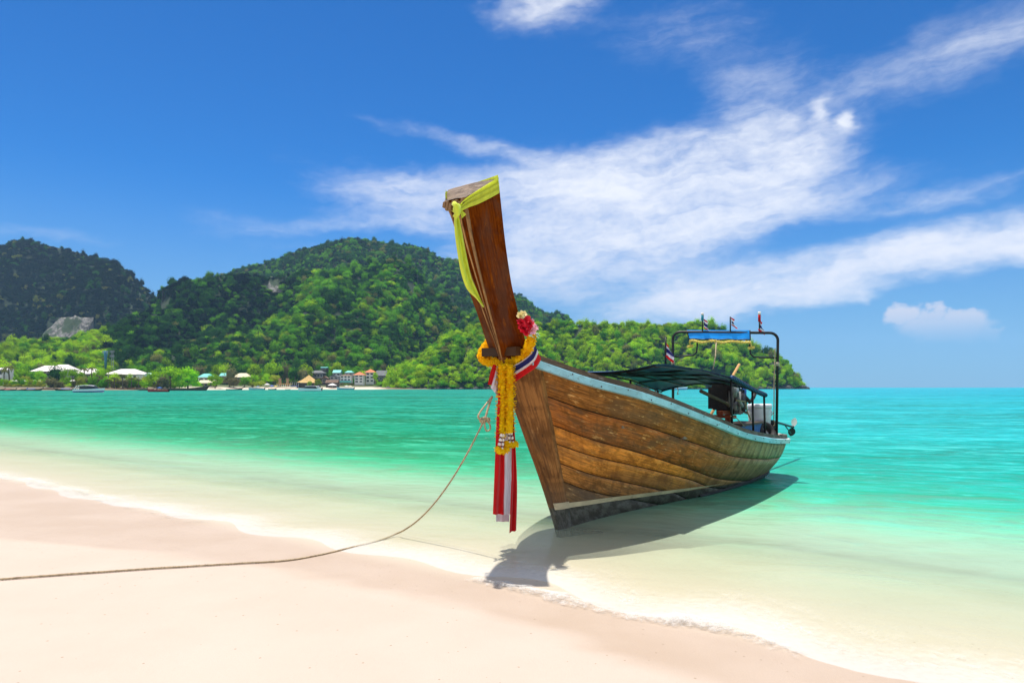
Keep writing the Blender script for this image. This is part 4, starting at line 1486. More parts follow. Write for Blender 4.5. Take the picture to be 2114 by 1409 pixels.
# ================================================================== things on the boat
m_yel = bpy.data.materials.new("marigold")
m_yel.use_nodes = True
q = NG(m_yel.node_tree)
P = q.n('ShaderNodeTexCoord').outputs['Object']
k = q.noise(P, 30.0, 4, 0.7)
z_ = q.noise(P, 4.0, 2, 0.5)
c = q.mix(q.mr(z_, 0.40, 0.60), (0.92, 0.70, 0.012), (0.94, 0.56, 0.010))
c = q.mix(q.m('MULTIPLY', q.mr(k, 0.58, 0.78), 0.5), c, (0.88, 0.40, 0.008))
d_ = q.n('ShaderNodeBsdfDiffuse', ins={0: c})
tl = q.n('ShaderNodeBsdfTranslucent', ins={0: (0.95, 0.55, 0.02)})
q.n('ShaderNodeOutputMaterial', ins={0: q.n('ShaderNodeMixShader', ins={0: 0.35, 1: d_, 2: tl})})


def cloth(name, col, trans=0.3, rough=0.8, var=0.06):
    m = bpy.data.materials.new(name)
    m.use_nodes = True
    q = NG(m.node_tree)
    P = q.n('ShaderNodeTexCoord').outputs['Object']
    k = q.noise(q.mp(P, scale=(6, 6, 1.2)), 4.0, 4, 0.6)
    c = q.mix(q.mr(k, 0.3, 0.7), [x * (1 - var * 2) for x in col], [min(1, x * (1 + var)) for x in col])
    d_ = q.n('ShaderNodeBsdfPrincipled', ins={'Base Color': c, 'Roughness': rough, 'Sheen Weight': 0.2, 'Specular IOR Level': 0.2})
    tl = q.n('ShaderNodeBsdfTranslucent', ins={0: c})
    q.n('ShaderNodeOutputMaterial', ins={0: q.n('ShaderNodeMixShader', ins={0: trans, 1: d_, 2: tl})})
    return m


m_red = cloth("red_cloth", (0.70, 0.010, 0.012))
m_wcl = cloth("white_cloth", (0.80, 0.74, 0.78), 0.35)
m_navy = cloth("navy_cloth", (0.016, 0.020, 0.14), 0.15)
m_limecloth = cloth("lime_cloth", (0.80, 0.88, 0.10), 0.35)


def petals(mb, path, r, step, rr, size=0.03, fill=0.62):
    """a string of ruffled blossoms packed along a path"""
    P_ = [Vector(p) for p in path]
    mb.tube(P_, r * fill, 8)
    for a, b_ in zip(P_, P_[1:]):
        n = max(1, int((b_ - a).length / step))
        t = (b_ - a).normalized()
        e1 = t.orthogonal().normalized()
        e2 = t.cross(e1)
        for i in range(n):
            c_ = a.lerp(b_, (i + .5) / n)
            m_ = 13
            for k in range(m_):
                q_ = 2 * math.pi * (k + rr.random()) / m_
                d = e1 * math.cos(q_) + e2 * math.sin(q_)
                s_ = t.cross(d)
                r0, r1 = r * 0.5, r * rr.uniform(0.86, 1.18)
                tw = t * size * rr.uniform(-.5, .5)
                w_ = size * rr.uniform(.35, .6)
                p0, p1 = c_ + d * r0 - tw * .5, c_ + d * r1 + tw
                mb.add([p0 - s_ * w_ * .5, p0 + s_ * w_ * .5, p1 + s_ * w_ * .6 + t * rr.uniform(-.008, .008), p1 - s_ * w_ * .6 + t * rr.uniform(-.008, .008)], [(0, 1, 2, 3)])


rr = random.Random(3)
# ---- marigold garland round the bow
ring = [(1046, 748, .03), (1066, 742, .14), (1084, 728, .27), (1094, 712, .36), (1097, 694, .40), (1094, 676, .38)]
ring = [Wd(*bp(*p)) for p in ring]
ring_l = [(1046, 748, .03), (1028, 749, -.06), (1012, 747, -.16), (1000, 742, -.25), (996, 733, -.30), (1000, 722, -.33), (1008, 711, -.35), (1016, 698, -.36)]
ring_l = [Wd(*bp(*p)) for p in ring_l]
back = [Wd(-1.0, -.30, 2.36), Wd(-.9, 0.0, 2.42), Wd(-.98, .30, 2.38)]
loop = list(reversed(ring)) + ring_l[1:]
loop = [Vector(p) for p in catmull([tuple(p) for p in loop], 60)]
gar = empty("marigold_garland", Wd(-1.25, .02, 1.95), 0, "thick yellow marigold garland looped round the bow with a long hanging tail", "garland")


def gbuild(mb, name, mat, root=None, smooth=False):
    root = root or gar
    mb.v = [tuple(Vector(p) - root.location) for p in mb.v]
    return mb.build(name, mat, root, smooth)


mb = MB()
petals(mb, loop, 0.054, 0.030, rr, .044)
gbuild(mb, "flower_ring", m_yel)
tail_top = Wd(*bp(1046, 750, .03))
tl_ = [(1044, 752, .05), (1044, 790, .05), (1044, 830, .05), (1043, 870, .05), (1043, 893, .05)]
for off in (-.045, .045):
    pth = [Wd(*bp(x, y, v)) + Vector((off * .9, -0.02 - abs(off) * .2, 0)) for x, y, v in tl_]
    if off < 0: pth[-1] += Vector((0, 0, -0.05))
    mb = MB()
    petals(mb, pth, 0.068, 0.032, rr, .050)
    gbuild(mb, "flower_tail", m_yel)
m_bead = simple("white_petal", (0.80, 0.72, 0.66), 0.7)
m_pin = simple("dark_thread", (0.06, 0.01, 0.015), 0.7)
for (x0, y0, x1, y1, n) in [(1037, 898, 1033, 925, 2), (1052, 884, 1055, 912, 2)]:
    for s_ in (-1, 1):
        mb, mk = MB(), MB()
        for k in range(7):
            a = k / 6
            p = Wd(*bp(x0 + (x1 - x0) * a + s_ * (2.0 + 2.0 * a), y0 + (y1 - y0) * a, .05)) + Vector((0, -.04, 0))
            (mb if k % 2 == 0 else mk).ball(p, 0.017 if k % 2 == 0 else 0.012, (1, 1, 1.25), 6)
        gbuild(mb, "bead_string", m_bead, smooth=True)
        gbuild(mk, "bead_string", m_pin, smooth=True)
    mb = MB()
    petals(mb, [Wd(*bp(x, y, .05)) + Vector((0, -.045, 0)) for x, y in ([(1026, 922), (1029, 929), (1036, 931), (1044, 928), (1049, 925)] if x0 < 1045 else [(1043, 913), (1048, 917), (1056, 918), (1063, 916), (1067, 915)])], 0.036, 0.024, rr)
    gbuild(mb, "flower_tassel", m_yel)


# ---- cloths
def ribbon(name, left, right, n, mats, cols, parent=None, fold=0.0, seed=0, thick=0.004, folds=3.0):
    """a band between two edge lines; cols = list of (from, to, material index) across it"""
    A, B = catmull([tuple(p) for p in left], n), catmull([tuple(p) for p in right], n)
    mb = MB()
    for x0, x1, mi in cols:
        m_ = max(2, int(10 * (x1 - x0) + 2))
        rows = []
        for i in range(n + 1):
            a, b_ = Vector(A[i]), Vector(B[i])
            row = []
            for k in range(m_ + 1):
                x = x0 + (x1 - x0) * k / m_
                p = a.lerp(b_, x)
                w_ = fold * (math.sin(x * math.pi * 2 * folds + seed + 0.6 * math.sin(i * .2)) + 0.5 * mnoise.noise(Vector((x * 5, i * .12, seed))))
                row.append(p + Vector((0.15 * w_, -w_, 0)))
            rows.append(row)
        mb.grid(rows, mi)
        mb.grid([[p + Vector((0, thick, 0)) for p in r_] for r_ in rows], mi)
    if parent is not None:
        mb.v = [tuple(Vector(p) - parent.location) for p in mb.v]
    return mb.build(name, mats, parent, smooth=True)


TRI = [m_red, m_wcl, m_navy]
sash = empty("flag_sash", Wd(-1.2, .1, 1.9), 0, "red, white and navy striped sash tied round the bow below the garland", "sash")
PB = lambda x, y, v: Wd(*bp(x, y, v))
# over the near shoulder, wrapping forward
ribbon("sash_band", [PB(1103, 706, .36), PB(1096, 728, .34), PB(1078, 744, .22), PB(1056, 756, .10), PB(1040, 762, .04)],
       [PB(1117, 742, .335), PB(1108, 757, .33), PB(1090, 770, .24), PB(1066, 786, .12), PB(1046, 800, .05)], 26, TRI,
       [(0, .07, 1), (.07, .42, 2), (.42, .60, 1), (.60, 1.0, 0)], sash, 0.013, 1, folds=2.3)
ribbon("sash_band", [PB(1086, 665, .34), PB(1087, 690, .33), PB(1086, 715, .30), PB(1080, 735, .26)],
       [PB(1093, 668, .37), PB(1096, 690, .36), PB(1095, 715, .33), PB(1090, 738, .28)], 12, TRI, [(0, 1, 0)], sash, 0.003, 2)
ribbon("sash_band", [PB(1013, 700, -.34), PB(1006, 716, -.33), PB(1003, 735, -.29), PB(1012, 752, -.2)],
       [PB(1022, 700, -.34), PB(1014, 722, -.32), PB(1010, 742, -.28), PB(1016, 768, -.2)], 12, TRI, [(0, 1, 0)], sash, 0.003, 2)
# short tails on the far side of the garland
ribbon("sash_tail", [PB(1018, 752, -.03), PB(1012, 770, -.03), PB(1007, 793, -.03)], [PB(1032, 752, -.02), PB(1028, 772, -.02), PB(1020, 796, -.02)], 10, TRI, [(0, 1, 0)], sash, 0.012, 3)
ribbon("sash_tail", [PB(1026, 755, -.01), PB(1021, 775, -.01), PB(1013, 800, -.01)], [PB(1040, 757, 0), PB(1036, 790, 0), PB(1030, 820, 0)], 10, TRI, [(0, 1, 1)], sash, 0.010, 4)
# the long streamers
ribbon("streamer", [PB(1033, 760, .03), PB(1026, 860, .03), PB(1022, 960, .03), PB(1018, 1061, .03)], [PB(1042, 760, .03), PB(1041, 860, .03), PB(1041, 960, .03), PB(1041, 1061, .03)], 40, TRI, [(0, 1, 0)], sash, 0.022, 5, folds=1.6)
ribbon("streamer", [PB(1041, 790, .035), PB(1041, 860, .035), PB(1040, 960, .035), PB(1040, 1061, .035)], [PB(1058, 790, .035), PB(1058, 860, .035), PB(1057, 960, .035), PB(1056, 1061, .035)], 40, TRI, [(0, 1, 1)], sash, 0.022, 6, folds=1.4)
ribbon("streamer", [PB(1053, 790, .045), PB(1056, 900, .045), PB(1055, 1000, .045), PB(1051, 1099, .045)], [PB(1056, 790, .05), PB(1063, 900, .05), PB(1067, 1000, .05), PB(1066, 1094, .05)], 40, TRI, [(0, 1, 0)], sash, 0.022, 7, folds=1.3)
ribbon("streamer", [PB(1027, 1000, -.06), PB(1024, 1050, -.06), PB(1024, 1076, -.06)], [PB(1054, 1000, -.06), PB(1052, 1050, -.06), PB(1051, 1076, -.06)], 16, TRI, [(0, 1, 1)], sash, 0.008, 8, folds=2)

yc = empty("lime_cloth", Wd(-1.87, .05, 3.3), 0, "lime yellow cloth knotted round the top of the prow, its end trailing down", "cloth")
YM = [m_limecloth]
ribbon("cloth_band", [PB(948, 424, .11), PB(962, 410, .15), PB(985, 394, .215), PB(1010, 378, .29), PB(1029, 366, .345)],
       [PB(949, 437, .11), PB(966, 428, .15), PB(988, 420, .215), PB(1012, 408, .29), PB(1031.5, 397, .345)], 24, YM, [(0, 1, 0)], yc, 0.016, 1, folds=2.6)
ribbon("cloth_band", [PB(921, 390, -.15), PB(924, 412, -.14), PB(934, 421, -.04), PB(944, 426, .09)],
       [PB(919, 402, -.15), PB(926, 428, -.14), PB(936, 438, -.04), PB(945, 437, .09)], 16, YM, [(0, 1, 0)], yc, 0.005, 2, folds=2)
ribbon("cloth_band", [PB(921, 390, -.15), Wd(-1.62, -.34, 3.72)], [PB(919, 402, -.15), Wd(-1.62, -.34, 3.62)], 8, YM, [(0, 1, 0)], yc, 0.0, 2)
ribbon("cloth_band", [Wd(-1.62, -.345, 3.72), Wd(-1.575, 0, 3.76), Wd(-1.62, .345, 3.77)], [Wd(-1.62, -.345, 3.60), Wd(-1.57, 0, 3.62), Wd(-1.60, .345, 3.62)], 12, YM, [(0, 1, 0)], yc, 0.0, 2)
mb = MB()
kp = PB(944, 432, .11)
mb.ball(kp, 0.048, (0.85, .8, 1.25), 10)
mb.tube([kp + Vector((-.03, -.02, .05)), kp + Vector((0, -.05, .02)), kp + Vector((.01, -.045, -.05)), kp + Vector((-.02, -.02, -.08))], 0.026, 8)
mb.v = [tuple(Vector(p) - yc.location) for p in mb.v]
mb.build("knot", m_limecloth, yc, smooth=True)
ribbon("cloth_end", [PB(948, 434, .13), PB(952, 444, .13), PB(953, 451, .13)], [PB(949, 430, .13), PB(958, 437, .13), PB(963, 442, .13)], 8, YM, [(0, 1, 0)], yc, 0.010, 4)
ribbon("cloth_tail", [PB(938, 436, .10), PB(939, 480, .08), PB(946, 530, .06), PB(955, 572, .05), PB(966, 598, .04), PB(984, 616, .03), PB(998, 634, .035)],
       [PB(946, 438, .10), PB(955, 480, .08), PB(964, 530, .06), PB(973, 572, .05), PB(984, 598, .04), PB(992, 616, .03), PB(999, 632, .035)], 40, YM, [(0, 1, 0)], yc, 0.026, 5, folds=1.7)

# ---- flowers tucked behind the prow
m_rose = simple("red_petal", (0.72, 0.006, 0.030), 0.6, scale=25, var=0.3)
m_pink = simple("pink_petal", (0.85, 0.40, 0.50), 0.6, scale=25, var=0.2)
m_cream = simple("cream_petal", (0.86, 0.74, 0.36), 0.6, scale=12, var=0.15)
m_mint = simple("mint_leaf", (0.45, 0.70, 0.50), 0.6)


def blossom(mb, c_, r, n, rr, facing, layers=4):
    c_ = Vector(c_)
    f_ = Vector(facing).normalized()
    e1 = f_.orthogonal().normalized()
    e2 = f_.cross(e1)
    for l_ in range(layers):
        k_ = l_ / max(1, layers - 1)
        for i in range(n):
            q_ = 2 * math.pi * (i + rr.random() * .6) / n
            d = (e1 * math.cos(q_) + e2 * math.sin(q_)) * (1 - .55 * k_) + f_ * (.25 + .8 * k_)
            d.normalize()
            s_ = f_.cross(d).normalized()
            L_ = r * (1 - .25 * k_) * rr.uniform(.85, 1.1)
            w_ = L_ * 2.4 / n
            p1 = c_ + d * L_
            mb.add([c_ - s_ * w_ * .25, c_ + d * L_ * .6 - s_ * w_, p1 - s_ * w_ * .4, p1 + s_ * w_ * .4, c_ + d * L_ * .6 + s_ * w_, c_ + s_ * w_ * .25], [(0, 1, 2, 3, 4, 5)])


fb = empty("flower_bunch", PB(1088, 680, .36), 0, "bunch of red, pink and cream flowers tucked beside the prow above the garland", "flowers")


def fl(name, spots, mat, n, layers=4, root=fb):
    for (px, py, v, r) in spots:
        mb = MB()
        blossom(mb, PB(px, py, v), r, n, rr, (0.3, -1, .45), layers)
        gbuild(mb, name, mat, root)


fl("red_flower", [(1083, 663, .36, .075), (1088, 675, .38, .075), (1080, 678, .37, .07), (1092, 668, .40, .06), (1076, 667, .36, .055), (1086, 685, .39, .055)], m_rose, 9)
fl("pink_flower", [(1096, 668, .41, .055), (1101, 677, .42, .055), (1098, 683, .43, .05)], m_pink, 11, 2)
fl("cream_flower", [(1074, 652, .34, .05), (1079, 649, .35, .045)], m_cream, 6)
mb = MB()
for (px, py) in [(1103, 690), (1107, 694), (1100, 696), (1109, 689), (1095, 692)]:
    p = PB(px, py, .42)
    mb.tube([PB(1095, 686, .4), p, p + Vector((.03, 0, -.02))], [.004, .006, .003], 5)
    mb.ball(p, .014, (1.4, .6, .8), 6)
gbuild(mb, "leaf_sprig", m_mint, fb)
fb2 = empty("flower_bunch", PB(1008, 667, -.33), 0, "small pink and white flowers peeping out left of the prow", "flowers")
fl("red_flower", [(1009, 667, -.33, .055)], m_rose, 8, root=fb2)
fl("white_flower", [(1003, 663, -.34, .040)], m_bead, 8, 2, root=fb2)
mb = MB()
mb.tube([PB(1016, 674, -.33), PB(998, 674.5, -.36)], .006, 5)
mb.tube([PB(1016, 678, -.33), PB(1008, 680, -.36)], .012, 5)
gbuild(mb, "stalk", m_bead, fb2)

# ---- mooring rope: three twisted strands from the bow to the sand
m_rope = simple("rope_fibre", (0.43, 0.33, 0.205), 0.9, var=0.3, scale=40, bump=0.3)


def rope(mb, path, r, pitch=0.09, res=0.02, n=5):
    P_ = [Vector(p) for p in path]
    tot = sum((b_ - a).length for a, b_ in zip(P_, P_[1:]))
    N = max(6, int(tot / res))
    C_ = [Vector(p) for p in catmull([tuple(p) for p in P_], N)]
    for s_ in range(3):
        st_, up, arc = [], None, 0
        for i, c_ in enumerate(C_):
            t = (C_[min(i + 1, N)] - C_[max(i - 1, 0)]).normalized()
            if up is None: up = t.orthogonal().normalized()
            a = t.cross(up).normalized()
            up = a.cross(t).normalized()
            if i: arc += (c_ - C_[i - 1]).length
            q_ = 2 * math.pi * (arc / pitch + s_ / 3)
            st_.append(c_ + (a * math.cos(q_) + up * math.sin(q_)) * r * .52)
        mb.tube(st_, r * .56, n)


def G3(px, py, up=0.0):
    """the ground or water surface at this pixel"""
    z = 0.0
    for _ in range(12):
        Y = (CH - z) * F / (py - HZ)
        X = (px - CX) / F * Y
        z = max(0.0, float(ground_z(np.array(X), np.array(Y))))
    return Vector((X, Y, z + up))


rp = empty("mooring_rope", G3(0, 1197), 0, "long twisted mooring rope running from the bow down across the wet sand", "rope")
kn = PB(1000, 866, -.06)
wl_ = G3(818, 1101)
air = []
for t in [0, .15, .3, .45, .6, .75, .9, 1.0]:
    p = kn.lerp(wl_, t)
    p.z = kn.z + (wl_.z - kn.z) * (1.62 * t - .62 * t * t)
    air.append(p)
mb = MB()
rope(mb, air + [G3(790, 1110, -.012), G3(755, 1121, -.008), G3(720, 1131, .004), G3(660, 1146, .008), G3(590, 1158, .010), G3(500, 1164, .012), G3(400, 1170, .012), G3(300, 1176, .012), G3(200, 1183, .012), G3(100, 1190, .012), G3(-20, 1199, .012), G3(-160, 1210, .012), G3(-340, 1226, .012)], 0.0108, 0.065, 0.02)
gbuild(mb, "rope_line", m_rope, rp, True)
mb = MB()
hk = PB(1016, 818, -.10)
rope(mb, [hk, hk.lerp(kn, .35) + Vector((.0, 0, .01)), hk.lerp(kn, .7), kn], 0.014, 0.07)
rope(mb, [hk, hk.lerp(kn, .4) + Vector((-.03, 0, .02)), PB(988, 856, -.06), PB(992, 866, -.06), kn], 0.011, 0.07)
rope(mb, [kn + Vector((.02, -.02, .03)), kn + Vector((-.04, -.03, .01)), kn + Vector((-.03, .02, -.03)), kn + Vector((.03, .03, -.01)), kn + Vector((.03, -.03, .02))], 0.012, 0.07)
rope(mb, [kn, PB(1009, 862, -.06), PB(1011, 869, -.06), PB(1004, 869, -.06)], 0.010, 0.07)
rope(mb, [kn, PB(1001, 880, -.06), PB(1005, 889, -.06), PB(1012, 885, -.06), PB(1011, 875, -.06), PB(1005, 868, -.06)], 0.010, 0.07)
gbuild(mb, "knot", m_rope, rp, True)

# ---- engine on its pivot, long shaft and propeller
m_eng = paint("engine_black", (0.016, 0.015, 0.015), (0.08, 0.05, 0.03), 0.6, rough=0.45, scale=(6, 6, 6))
m_rustred = paint("rust_red", (0.34, 0.075, 0.025), (0.12, 0.04, 0.02), 0.5)
m_galv = paint("galvanised", (0.30, 0.30, 0.29), (0.16, 0.12, 0.09), 0.5, rough=0.35)
m_tank = paint("tank_blue", (0.02, 0.12, 0.42), (0.05, 0.07, 0.12), 0.4, rough=0.35)
eng = empty("boat_engine", Wd(5.75, .1, .9), BRZ, "black oily longtail engine on a rusty pivot with a long propeller shaft astern", "engine")


def EL(u, v, z):
    return (u - 5.75, -(v - .1), z - .9)


mb = MB()
mb.box(EL(5.75, .1, 1.48), (.62, .40, .40)).box(EL(5.62, .12, 1.72), (.42, .30, .16)).box(EL(5.9, .06, 1.27), (.50, .34, .16))
mb.lathe(EL(5.98, .12, 1.70), [(.07, -.08), (.08, 0), (.08, .12), (.05, .15)], 12)
for k in range(5):
    mb.box(EL(5.52 + k * .1, .1, 1.50), (.03, .46, .30))
mb.build("engine_block", m_eng, eng)
MB().box(EL(5.40, .02, 1.50), (.07, .36, .40)).box(EL(5.40, .02, 1.73), (.09, .22, .06)).build("radiator", m_eng, eng)
MB().tube([EL(5.48, .26, 1.62), EL(5.48, .34, 1.62)], .11, 14).tube([EL(5.50, .26, 1.36), EL(5.50, .34, 1.36)], .085, 14).build("pulley", m_galv, eng, True)
MB().tube([EL(5.55, .22, 1.80), EL(5.85, .22, 1.80)], .075, 12).build("air_filter", m_eng, eng, True)
MB().tube([EL(5.42, .20, 1.66), EL(5.52, .30, 1.76), EL(5.66, .32, 1.66), EL(5.70, .30, 1.5)], .026, 8).tube([EL(5.40, -.05, 1.68), EL(5.55, -.16, 1.80), EL(5.75, -.14, 1.74)], .028, 8).build("coolant_hose", m_eng, eng, True)
MB().box(EL(5.62, .1, 1.235), (.75, .10, .07)).box(EL(5.45, .1, 1.16), (.10, .44, .06)).build("engine_bed", m_rustred, eng)
MB().tube([EL(5.50, .38, 1.20), EL(5.50, .38, 1.62)], .022, 8).tube([EL(5.38, .30, 1.52), EL(5.38, .30, 1.86)], .018, 8).build("stay_rod", m_galv, eng, True)
MB().tube([EL(5.43, .1, 1.50), EL(5.47, .1, 1.50)], .20, 18).build("fan", m_galv, eng, True)
MB().tube([EL(5.72, .34, 1.42), EL(5.72, .39, 1.42)], .17, 18).build("flywheel", m_eng, eng, True)
MB().lathe(EL(5.98, .26, 1.46), [(.075, 0), (.085, .02), (.085, .20), (.06, .23)], 14).build("fuel_tank", m_tank, eng, True)
MB().tube([EL(5.9, .02, 1.7), EL(5.95, 0, 1.80), EL(6.1, -.02, 1.80), EL(6.25, -.02, 1.72)], .04, 10).build("exhaust_pipe", m_galv, eng, True)
MB().tube([EL(5.80, .30, 1.60), EL(5.95, .42, 1.42), EL(6.05, .45, 1.50), EL(6.2, .45, 1.62)], .038, 10).build("hose", m_eng, eng, True)
MB().tube([EL(5.62, .16, .75), EL(5.6, .14, 1.0), EL(5.7, .1, 1.25)], [.085, .07, .06], 10).build("pivot_mount", m_rustred, eng, True)
tl0 = bp(1447, 807, .35)
MB().tube([EL(*tl0), EL(5.3, .22, 1.40), EL(5.6, .15, 1.30)], [.030, .027, .03], 10).build("tiller", m_grey, eng, True)
h0 = bp(1522, 822, .55)
MB().tube([EL(*h0), EL(5.95, .3, 1.30)], [.032, .034], 10).build("tiller", m_galv, eng, True)
pr = bp(1637, 881, .10)
MB().tube([EL(6.1, .1, 1.30), EL(7.2, .1, 1.12), EL(*pr)], [.03, .028, .026], 8).build("shaft", m_eng, eng, True)
sk = bp(1632, 896, .10)
MB().tube([EL(*lerp3((7.2, .1, 1.12), pr, .75)), EL(*lerp3(pr, sk, .85))], .014, 6).build("skeg", m_eng, eng, True)
prop = empty("propeller")
prop.parent = eng
prop.location = EL(*pr)
for ang, mt in ((12, m_bead), (195, m_eng)):
    mb = MB()
    a = R(ang)
    rows = []
    for i in range(8):
        t = i / 7
        w_ = .085 * math.sin(math.pi * min(1, .12 + t * .88)) ** .7
        row = []
        for k in range(5):
            s_ = (k / 4 - .5) * 2 * w_
            pitch = .6 - .3 * t
            d = Vector((s_ * math.sin(pitch), s_ * math.cos(pitch), .03 + .20 * t))
            row.append(Matrix.Rotation(a, 3, 'X') @ d)
        rows.append(row)
    mb.grid(rows)
    mb.grid([[p + Vector((.008, 0, 0)) for p in r_] for r_ in rows])
    mb.build("blade", mt, prop, True)
MB().tube([(-.05, 0, 0), (.06, 0, 0)], [.035, .02], 10).build("hub", m_eng, prop, True)

# ---- white drum, locker, tyre, canister
dr = empty("plastic_drum", Wd(6.35, .48, .80), 0, "white plastic drum with a rimmed lid standing on the stern", "drum")
m_pl = paint("white_plastic", (0.74, 0.75, 0.78), (0.50, 0.49, 0.46), 0.4, rough=0.4)
MB().lathe((0, 0, 0), [(.195, 0), (.205, .02), (.205, .30), (.215, .36), (.215, .50), (.20, .52)], 28).build("drum_body", m_pl, dr, True)
MB().lathe((0, 0, .52), [(.222, -.02), (.225, 0), (.225, .045), (.205, .06), (.20, .05)], 28).build("lid", m_pl, dr, True)
mb = MB()
for s_ in (-.06, .06):
    mb.tube([(.213 * math.cos(-.5 + s_), .213 * math.sin(-.5 + s_), .44), (.25 * math.cos(-.5 + s_), .25 * math.sin(-.5 + s_), .41), (.213 * math.cos(-.5 + s_), .213 * math.sin(-.5 + s_), .37)], .012, 6)
mb.build("drum_handle", m_pl, dr, True)
mb = MB()
for a0, a1, z0, z1 in ((-2.2, -1.55, .27, .272), (-2.2, -2.195, .06, .27)):
    mb.grid([[(.2075 * math.cos(a0 + (a1 - a0) * i / 8), .2075 * math.sin(a0 + (a1 - a0) * i / 8), z) for z in (z0, z1 + .004)] for i in range(9)])
mb.build("panel_line", m_eng, dr)

lk = empty("locker", Wd(5.35, .45, .62), BRZ, "blue painted wooden locker with a plank lid beside the engine", "locker")
m_lock = paint("locker_blue", (0.05, 0.17, 0.42), (0.03, 0.05, 0.10), 0.6)
MB().box((0, 0, .20), (1.15, .40, .42)).build("box", m_lock, lk)
for k in range(3):
    MB().box((0, -.15 + k * .15, .43), (1.22, .142, .035)).build("lid_plank", m_grey, lk)
tyr = empty("tyre", Wd(6.0, .70, .88), 0, "worn black tyre fender lying over the stern gunwale near the drum", "tyre")
mb = MB()
rows = []
for i in range(25):
    a = 2 * math.pi * i / 24
    rows.append([((.155 + .062 * math.cos(b_)) * math.cos(a), .075 * math.sin(b_), (.155 + .062 * math.cos(b_)) * math.sin(a)) for b_ in [2 * math.pi * k / 10 for k in range(10)]])
mb.grid(rows, closed=True)
o = mb.build("tread", simple("rubber", (0.022, 0.020, 0.020), 0.75, bump=0.4, scale=12), tyr, True)
tyr.rotation_euler = (R(-35), 0, R(30))
cn = empty("canister", Wd(6.42, .70, .76), BRZ, "black fuel canister standing on the stern right of the tyre", "canister")
mb = MB().box((0, 0, .12), (.20, .13, .24)).box((0, 0, .252), (.16, .09, .03))
mb.build("canister_body", m_eng, cn)
MB().lathe((.05, 0, .26), [(.025, 0), (.025, .03), (.018, .04)], 10).build("cap", m_eng, cn)
MB().tube([(-.07, 0, .26), (-.06, 0, .31), (.0, 0, .31), (.015, 0, .26)], .012, 6).build("handle", m_eng, cn)
st_ = empty("wooden_stake", Wd(6.0, -.55, .8), 0, "pale wooden stake standing up beyond the canopy's aft end", "stake")
a_ = bp(1526, 752, -.55)
MB().tube([(0, 0, 0), tuple(Wd(*a_) - st_.location)], .03, 8).build("stake_pole", m_trim, st_, True)


# ---- small flags
def flag(base, h, droop, seed, label, pole_mat=None, wraps=()):
    root = empty("small_flag", base, 0, label, "flag", "small striped flags on the boat")
    MB().tube([(0, 0, 0), (0, 0, h)], .013, 8).build("flag_pole", pole_mat or m_steel, root, True)
    n = 14
    A, B = [], []
    for i in range(n + 1):
        t = i / n
        A.append((.01 + .06 * t * droop[2], -.01, h * droop[0] - .5 * h * t))
        B.append((.02 + droop[1] * (.35 + .65 * t) + .015 * math.sin(t * 7 + seed), -.012 - .02 * math.sin(t * 5 + seed), h * (droop[0] - .12) - .62 * h * t))
    mb = MB()
    for x0, x1, mi in [(0, .17, 0), (.17, .34, 1), (.34, .66, 2), (.66, .83, 1), (.83, 1, 0)]:
        rows = []
        for i in range(n + 1):
            x = x0 + (x1 - x0) * i / n
            a, b_ = Vector(A[min(n, int(x * n))]), Vector(B[min(n, int(x * n))])
            t_ = x * n - int(x * n)
            a = Vector(A[int(x * n)]).lerp(Vector(A[min(n, int(x * n) + 1)]), t_)
            b_ = Vector(B[int(x * n)]).lerp(Vector(B[min(n, int(x * n) + 1)]), t_)
            rows.append([a.lerp(b_, k / 5) + Vector((0, .012 * math.sin(k * 1.7 + seed + x * 6), 0)) for k in range(6)])
        mb.grid(rows, mi)
    mb.build("flag_cloth", TRI, root, True)
    for z0, z1, mt in wraps:
        MB().tube([(0, 0, z0 * h), (0, 0, z1 * h)], .026, 8).build("pole_wrap", mt, root, True)
    return root


m_tealw = cloth("teal_wrap", (0.05, 0.38, 0.50))
bt = lambda px: Wd(*lerp3(nT, fT, (px - 1606) / (1389 - 1606)))
flag(bt(1452), .36, (.72, .13, .3), 1, "limp striped flag on a teal wrapped pole, at the far end of the blue tarp", wraps=[(.62, .92, m_tealw), (.90, 1.04, m_bead)])
flag(bt(1510), .30, (.95, .10, .2), 2, "limp striped flag on a bare black pole above the middle of the blue tarp")
flag(bt(1569), .38, (.62, .07, -.6), 3, "limp striped flag on a red wrapped pole, at the near end of the blue tarp", wraps=[(.55, .9, m_red), (.88, 1.04, m_bead)])
cz = can(1.3, .80)
flag(Wd(cz[0], -cz[1], cz[2]), .36, (.82, .09, -.2), 4, "faded pink and blue flag standing on the canopy's ridge")
gw = empty("marigold_garland", banner_low[10], 0, "pale yellow garland hanging along the lower edge of the blue tarp", "garland")
m_pale = simple("faded_marigold", (0.80, 0.62, 0.14), 0.8, var=0.2, scale=20)
mb = MB()
gp = [banner_low[i] + Vector((0, -.02, -.045 - .012 * math.sin(i * .9))) for i in range(21)]
petals(mb, gp, .036, .035, rr, .03)
gbuild(mb, "flower_string", m_pale, gw)
for e in (0, 20):
    mb = MB()
    petals(mb, [gp[e], gp[e] + Vector((.01, 0, -.06)), gp[e] + Vector((.02, 0, -.10))], .014, .03, rr, .02)
    petals(mb, [gp[e] + Vector((-.05, 0, -.11)), gp[e] + Vector((.07, 0, -.10))], .032, .03, rr, .03)
    gbuild(mb, "flower_tassel", m_pale, gw)


def cord(name, pts_, r, label):
    root = empty(name, pts_[0], 0, label, "rope")
    mb = MB()
    mb.tube(pts_, r, 6)
    gbuild(mb, "cord_line", m_rope, root, True)


